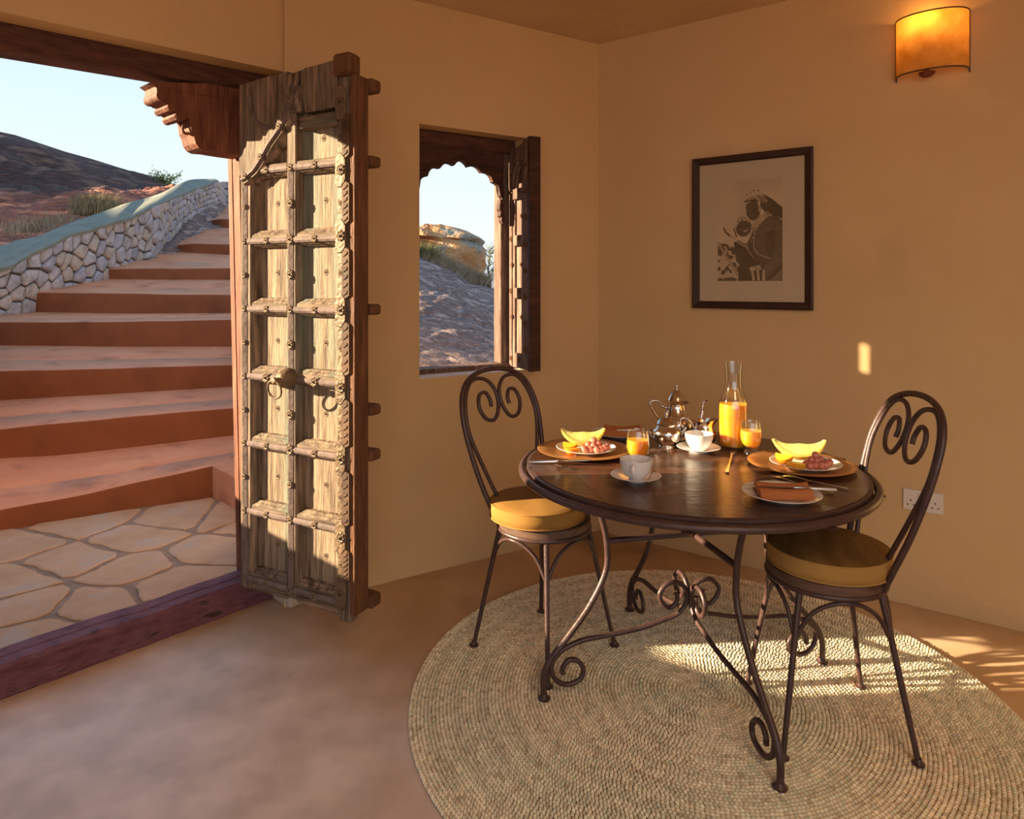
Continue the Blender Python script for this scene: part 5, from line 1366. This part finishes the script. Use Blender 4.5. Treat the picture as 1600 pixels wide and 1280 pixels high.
# green-grey coping, sloping up behind the wall
cf = [(-330, 5.3, 468), (-150, 5.95, 444), (0, 6.6, 416), (25, 6.8, 404), (47, 6.95, 392), (75, 7.15, 380), (102, 7.45, 366), (140, 7.78, 356), (178, 8.1, 342.5), (200, 8.4, 338), (223, 8.75, 326), (255, 9.5, 312), (285, 10.5, 300), (312, 11.5, 290), (338, 12.5, 281.5)]
cb = [(-330, 5.9, 430), (-150, 6.6, 412), (0, 7.25, 384), (24, 7.4, 376), (59, 7.65, 369), (90, 7.95, 356), (119, 8.2, 345), (160, 8.6, 331), (202, 9.1, 316), (230, 9.7, 309), (256, 10.3, 300), (276, 10.9, 289), (297, 11.6, 281), (318, 12.3, 279.6), (336, 12.9, 279.3)]
G = []
sf = spline([P(x, y, Y) for x, Y, y in cf], 4); sbk = spline([P(x, y, Y) for x, Y, y in cb], 4)
for a, b in zip(sf, sbk):
    o_ = Vector((.05, -.03, 0)); w_ = Vector((0, 0, .012*float(fbm(a.x*5, a.y*3, 3))))
    G.append([a+Vector((-.05, .03, -.06)), a+o_+Vector((0, 0, -.055))+w_, a+o_*1.2+Vector((0, 0, -.02))+w_, a+o_*.7+w_, a.lerp(b, .3)+Vector((0, 0, .012))+w_, a.lerp(b, .7)+Vector((0, 0, .010)), b, b+Vector((-.1, .1, -.12))])
mb = MB(); mb.grid(G); pbuild(mb, 'coping', M_['cap'], sw, smooth=50)
# rocky bank between wall foot and steps
def terrain(name, A, B, m, nu=60, nv=16, amp=.06, fr=2.5, colf=None, sag=0, em=.15):
    """ruled surface between two polylines of points, roughened"""
    def rs_(l, n):
        L_ = [0]
        for a, b in zip(l[:-1], l[1:]): L_.append(L_[-1]+(b-a).length)
        o = []
        for i in range(n):
            u = L_[-1]*i/(n-1)
            for k in range(len(L_)-1):
                if u <= L_[k+1]+1e-9: o.append(l[k].lerp(l[k+1], (u-L_[k])/max(1e-9, L_[k+1]-L_[k]))); break
        return o
    A = rs_(A, nu); B = rs_(B, nu); G = []; C = []
    for i in range(nu):
        row = []
        for j in range(nv):
            f_ = j/(nv-1); p = A[i].lerp(B[i], f_); e_ = min(1, 4*f_*(1-f_)+em)
            n1 = float(fbm(p.x*fr+3, p.y*fr*.6+p.z*fr*1.4+5, 6, .55)); 
            p = p+Vector((0, 0, amp*n1*e_-sag*4*f_*(1-f_))); row.append(p)
            if colf: C.append(colf(p, i/(nu-1), f_))
        G.append(row)
    mb = MB(); mb.grid(G); o = mb.build(name, m, smooth=50, fix=False)
    ca = o.data.color_attributes.new('Col', 'FLOAT_COLOR', 'POINT')
    data = np.ones((len(G)*nv, 4)); 
    if colf: data[:, :3] = np.array(C)
    ca.data.foreach_set('color', data.ravel()); tag(o, kind='structure'); return o
terrain('rocky_bank', [P(222, 408, 8.8), P(245, 396, 9.1), P(268, 364, 10.0), P(290, 342, 10.7), P(345, 316, 12.6), P(352, 316, 13)], [P(200, 428, 8.1), P(272, 395, 9.3), P(320, 384, 10), P(349, 356, 10.9), P(352, 342, 11.6), P(354, 330, 12.6)], M_['granite'], amp=.12, fr=3)
# big dark rock slope left of the stairs
ridge = [(-17.5, -1.5, .3), (-17.2, .6, 1.0), (-16.8, 2.0, 2.4), (-16.5, 3.6, 4.2), (-16, 6.0, 4.9), (-15.5, 9, 5.0), (-15.1, 12, 4.9), (-14.4, 15, 5.1)]
ridge = [Vector(p) for p in ridge]+[P(*p) for p in ((0, 206, 18.0), (24, 211, 18.3), (66, 225, 19), (102, 237, 19.8), (142, 248, 20.6), (190, 263, 21.8), (237, 277, 23), (271, 288, 24), (355, 318, 26), (430, 330, 28))]
foot = [Vector(p) for p in ((-6.4, .8, -.3), (-6.6, 1.8, .1), (-6.6, 2.8, .6), (-6.6, 4.0, .9), (-6.5, 5.2, 1.2))]+[P(*p) for p in ((-100, 460, 7.6), (0, 432, 8.0), (59, 412, 8.5), (119, 388, 9.1), (202, 352, 10.2), (256, 332, 11.5), (297, 310, 12.9), (336, 306, 14.4), (355, 322, 14), (430, 330, 15))]
def rc_(p, u, v):
    q = (p.x/p.y); px = q*F+800; e_ = float(fbm(p.x*.35, p.y*.35+4, 4))
    near = max(0, min(1, (.50+.55*e_-v)*5))*max(0, min(1, (-5.3-p.x+1.2*e_)*2))
    a = np.array([1.0, 1.0, 1.0]); b = np.array([3.6, 2.3, 1.7])
    return a*(1-near)+b*near
o = terrain('rock_hill', foot, ridge, M_['rock'], nu=220, nv=70, amp=.75, fr=.55, colf=rc_, sag=.25, em=.03)
# back side of the hill so that it is solid
mb = MB(); G = [[p, p+Vector((-6 if p.x < -12 else -3, 3 if p.y > 8 else 0, -p.z*1.0-1.0))] for p in ridge]; mb.grid(G); tag(mb.build('rock_hill_back', M_['earth'], fix=False), kind='structure')
mb = MB(); G = [[p, Vector((p.x+.5, p.y-.2, -1.0))] for p in foot]; mb.grid(G); tag(mb.build('bank_face', M_['earth'], fix=False), kind='structure')
# low masonry parapet at the left of the terrace, out of view; it shades the floor
par = tag(empty('terrace_parapet', (-3.1, 2.4, 0)), kind='structure'); bpy.context.view_layer.update()
PP = [(-2.85, .6, 1.25), (-2.9, 1.2, 1.22), (-2.95, 1.75, 1.05), (-3.0, 2.20, .895), (-3.02, 2.75, .875), (-3.1, 3.3, .90), (-3.7, 4.6, 1.2), (-4.35, 5.4, 1.35), (-5.05, 5.6, 1.4)]
G = []
for x, y, z in PP: G.append([Vector((x, y, -.3)), Vector((x, y, z-.04)), Vector((x+.05, y, z-.03)), Vector((x+.05, y, z-.004)), Vector((x-.15, y+.02, z)), Vector((x-.35, y+.05, z)), Vector((x-.35, y+.05, -.3))])
mb = MB(); mb.grid(G); pbuild(mb, 'parapet_core', M_['cap'], par)

# ============================================================ VIEW THROUGH THE WINDOW
wf = [P(x, y, Y) for x, y, Y in ((430, 640, 3.9), (560, 620, 3.95), (655, 600, 4.1), (716, 600, 4.3), (778, 600, 4.5), (900, 640, 4.9), (1000, 680, 5.2))]
wr = [P(x, y, Y) for x, y, Y in ((430, 330, 12.5), (560, 370, 12), (640, 392, 11.5), (700, 418, 11), (740, 438, 10.5), (780, 455, 10), (900, 500, 9.5), (1000, 540, 9))]
o = terrain('granite_slope', wf, wr, M_['granite'], nu=130, nv=120, amp=.17, fr=1.5)
wr2 = [p+Vector((.4, 5, -1.3)) for p in wr]
terrain('granite_slope_back', wr, wr2, M_['granite'], nu=60, nv=10, amp=.1)
# boulder
def boulder(cx_, cy_, cz, sx_, sy_, sz_, name, seed, label, cap=False):
    mb = MB(); n, m = 64, 40; vs = []
    for i in range(m+1):
        th = pi*i/m
        for k in range(n):
            a = 2*pi*k/n; d = Vector((sin(th)*cos(a), sin(th)*sin(a), cos(th)))
            e_ = 3.2; r_ = (abs(d.x)**e_+abs(d.y)**e_+abs(d.z)**e_)**(-1/e_)
            s_ = a*1.9+seed; nn = .16*float(fbm(d.x*1.8+seed+d.z, d.y*1.8+d.z*2.2+seed, 5, .55))
            p = d*r_*(1+nn)
            if cap:
                # overhanging flat cap with a notch beneath it
                if .30 < p.z < .55: p.x *= .95; p.y *= .90
                if p.z > .58: p.x *= 1.05; p.y *= 1.05
                taper = 1-.38*max(0, d.x)*max(0, p.z)
                p.z *= taper*(1+.0*d.x); 
            vs.append((p.x*sx_, p.y*sy_, p.z*sz_))
    fs = [(i*n+k, i*n+(k+1) % n, (i+1)*n+(k+1) % n, (i+1)*n+k) for i in range(m) for k in range(n)]
    mb.add(vs, fs); o = mb.build(name, M_['boulder'], smooth=55, loc=(cx_, cy_, cz)); return tag(o, label, 'rock')
c = P(690, 400, 12.6)
boulder(c.x, c.y, c.z-.02, .76, .8, .56, 'boulder', 2.0, 'large golden boulder with an overhanging flat cap, seen through the window', cap=True)
M_['olivegrass'] = mat('olive_dry_grass', [(.3, (.18, .14, .07)), (.55, (.36, .28, .15)), (.7, (.46, .38, .24))], scale=14, rough=.8)
# grasses (blades are uncountable stuff)
def tuft(name, pts, n, h, spread, lean, m, seed, wd=.0035, label=None, cat='grass', kind=None):
    r = random.Random(seed); vs = []; fs = []
    for i in range(n):
        c = pts[r.randrange(len(pts)-1)] if len(pts) > 1 else pts[0]
        if len(pts) > 1: k = r.randrange(len(pts)-1); c = pts[k].lerp(pts[k+1], r.random())
        b = c+Vector((r.gauss(0, spread), r.gauss(0, spread), 0)); hh = h*r.uniform(.5, 1.1); a = r.uniform(0, 2*pi)
        l = Vector((r.gauss(lean[0], .45), r.gauss(lean[1], .45), 0))*hh
        wv = Vector((cos(a), sin(a), 0))*wd; k = len(vs)
        mid = b+l*.3+Vector((0, 0, hh*.65)); tip = b+l+Vector((0, 0, hh*.95))
        vs += [b-wv, b+wv, mid+wv*.7, mid-wv*.7, tip]; fs += [(k, k+1, k+2, k+3), (k+3, k+2, k+4)]
    mb = MB(); mb.v = [tuple(v) for v in vs]; mb.f = fs; o = mb.build(name, m, fix=False); return tag(o, label, cat, kind='stuff')
tuft('dry_grass', [P(652, 402, 11.3), P(700, 426, 10.9), P(735, 444, 10.5), P(750, 450, 10.4)], 5200, .21, .09, (.8, 0), M_['strawgrass'], 3, label='dry straw-coloured grass growing below the boulder')
tuft('dry_grass', [P(660, 396, 11.2), P(672, 404, 11.2)], 700, .22, .10, (.2, 0), M_['greengrass'], 4, label='darker dry grass at the left foot of the boulder')
tuft('hillside_grass', [P(138, 338, 9.6), P(150, 334, 9.9), P(162, 330, 10.2)], 2200, .30, .12, (0, 0), M_['olivegrass'], 5, wd=.004, label='olive grass tussock on the rock slope behind the coping')
tuft('hillside_grass', [P(20, 368, 8.4), P(60, 356, 8.7), P(100, 346, 9.1)], 500, .16, .14, (0, 0), M_['strawgrass'], 6, wd=.005, label='thin dry grass growing along the back of the coping')
# little tree beyond the slope
def tree(name, base, H_, label, seed, nl=420, spread=.6, ls=.035):
    r = random.Random(seed); e = empty(name, tuple(base)); mb = MB()
    mb.tube([(0, 0, -.5), (.02, 0, H_*.25), (-.02, 0, H_*.5), (.03, 0, H_*.9)], [.035, .03, .02, .007], 7); tips = []
    for k in range(16):
        z = H_*(.22+.68*k/15); a = r.uniform(0, 2*pi); L_ = spread*(1.05-z/H_*.6)*r.uniform(.7, 1.1)
        p0 = Vector((0, 0, z)); p1 = p0+Vector((cos(a)*L_*.5, sin(a)*L_*.5, L_*.45)); p2 = p0+Vector((cos(a)*L_, sin(a)*L_, L_*.8))
        mb.tube([p0, p1, p2], [.013, .008, .004], 5); tips += [p1, p2, p1.lerp(p2, .5), p0.lerp(p1, .7)]
    mb.build('trunk', M_['bark'], e)
    vs = []; fs = []
    for i in range(nl):
        c = tips[r.randrange(len(tips))]+Vector((r.gauss(0, .07), r.gauss(0, .07), r.gauss(0, .07))); u = Vector((r.gauss(0, 1), r.gauss(0, 1), r.gauss(0, 1))).normalized()*ls; v_ = u.orthogonal().normalized()*ls*.5; k = len(vs)
        vs += [c-u, c+v_, c+u, c-v_]; fs.append((k, k+1, k+2, k+3))
    mb = MB(); mb.v = [tuple(v) for v in vs]; mb.f = fs; tag(mb.build('foliage', M_['leaf'], e, fix=False), kind='stuff')
    return tag(e, label, 'tree')
b = P(764, 462, 15); tree('slender_tree', b, 1.10, 'slender leafy tree right of the boulder, seen through the window', 5, nl=520, spread=.42, ls=.024)
b = P(735, 470, 17); 
b = P(258, 292, 21); tree('low_bush', b, .20, 'small green bush on the skyline above the coping', 9, nl=420, spread=.50, ls=.035)
# far blue hill
mb = MB(); G = []
for i in range(40):
    x = -30+i*1.6; z = 1.6+1.4*sin(i*.35)+.6*float(fbm(i*.3, 2, 4)); G.append([Vector((x, 120, -6)), Vector((x, 122, z)), Vector((x, 130, -6))])
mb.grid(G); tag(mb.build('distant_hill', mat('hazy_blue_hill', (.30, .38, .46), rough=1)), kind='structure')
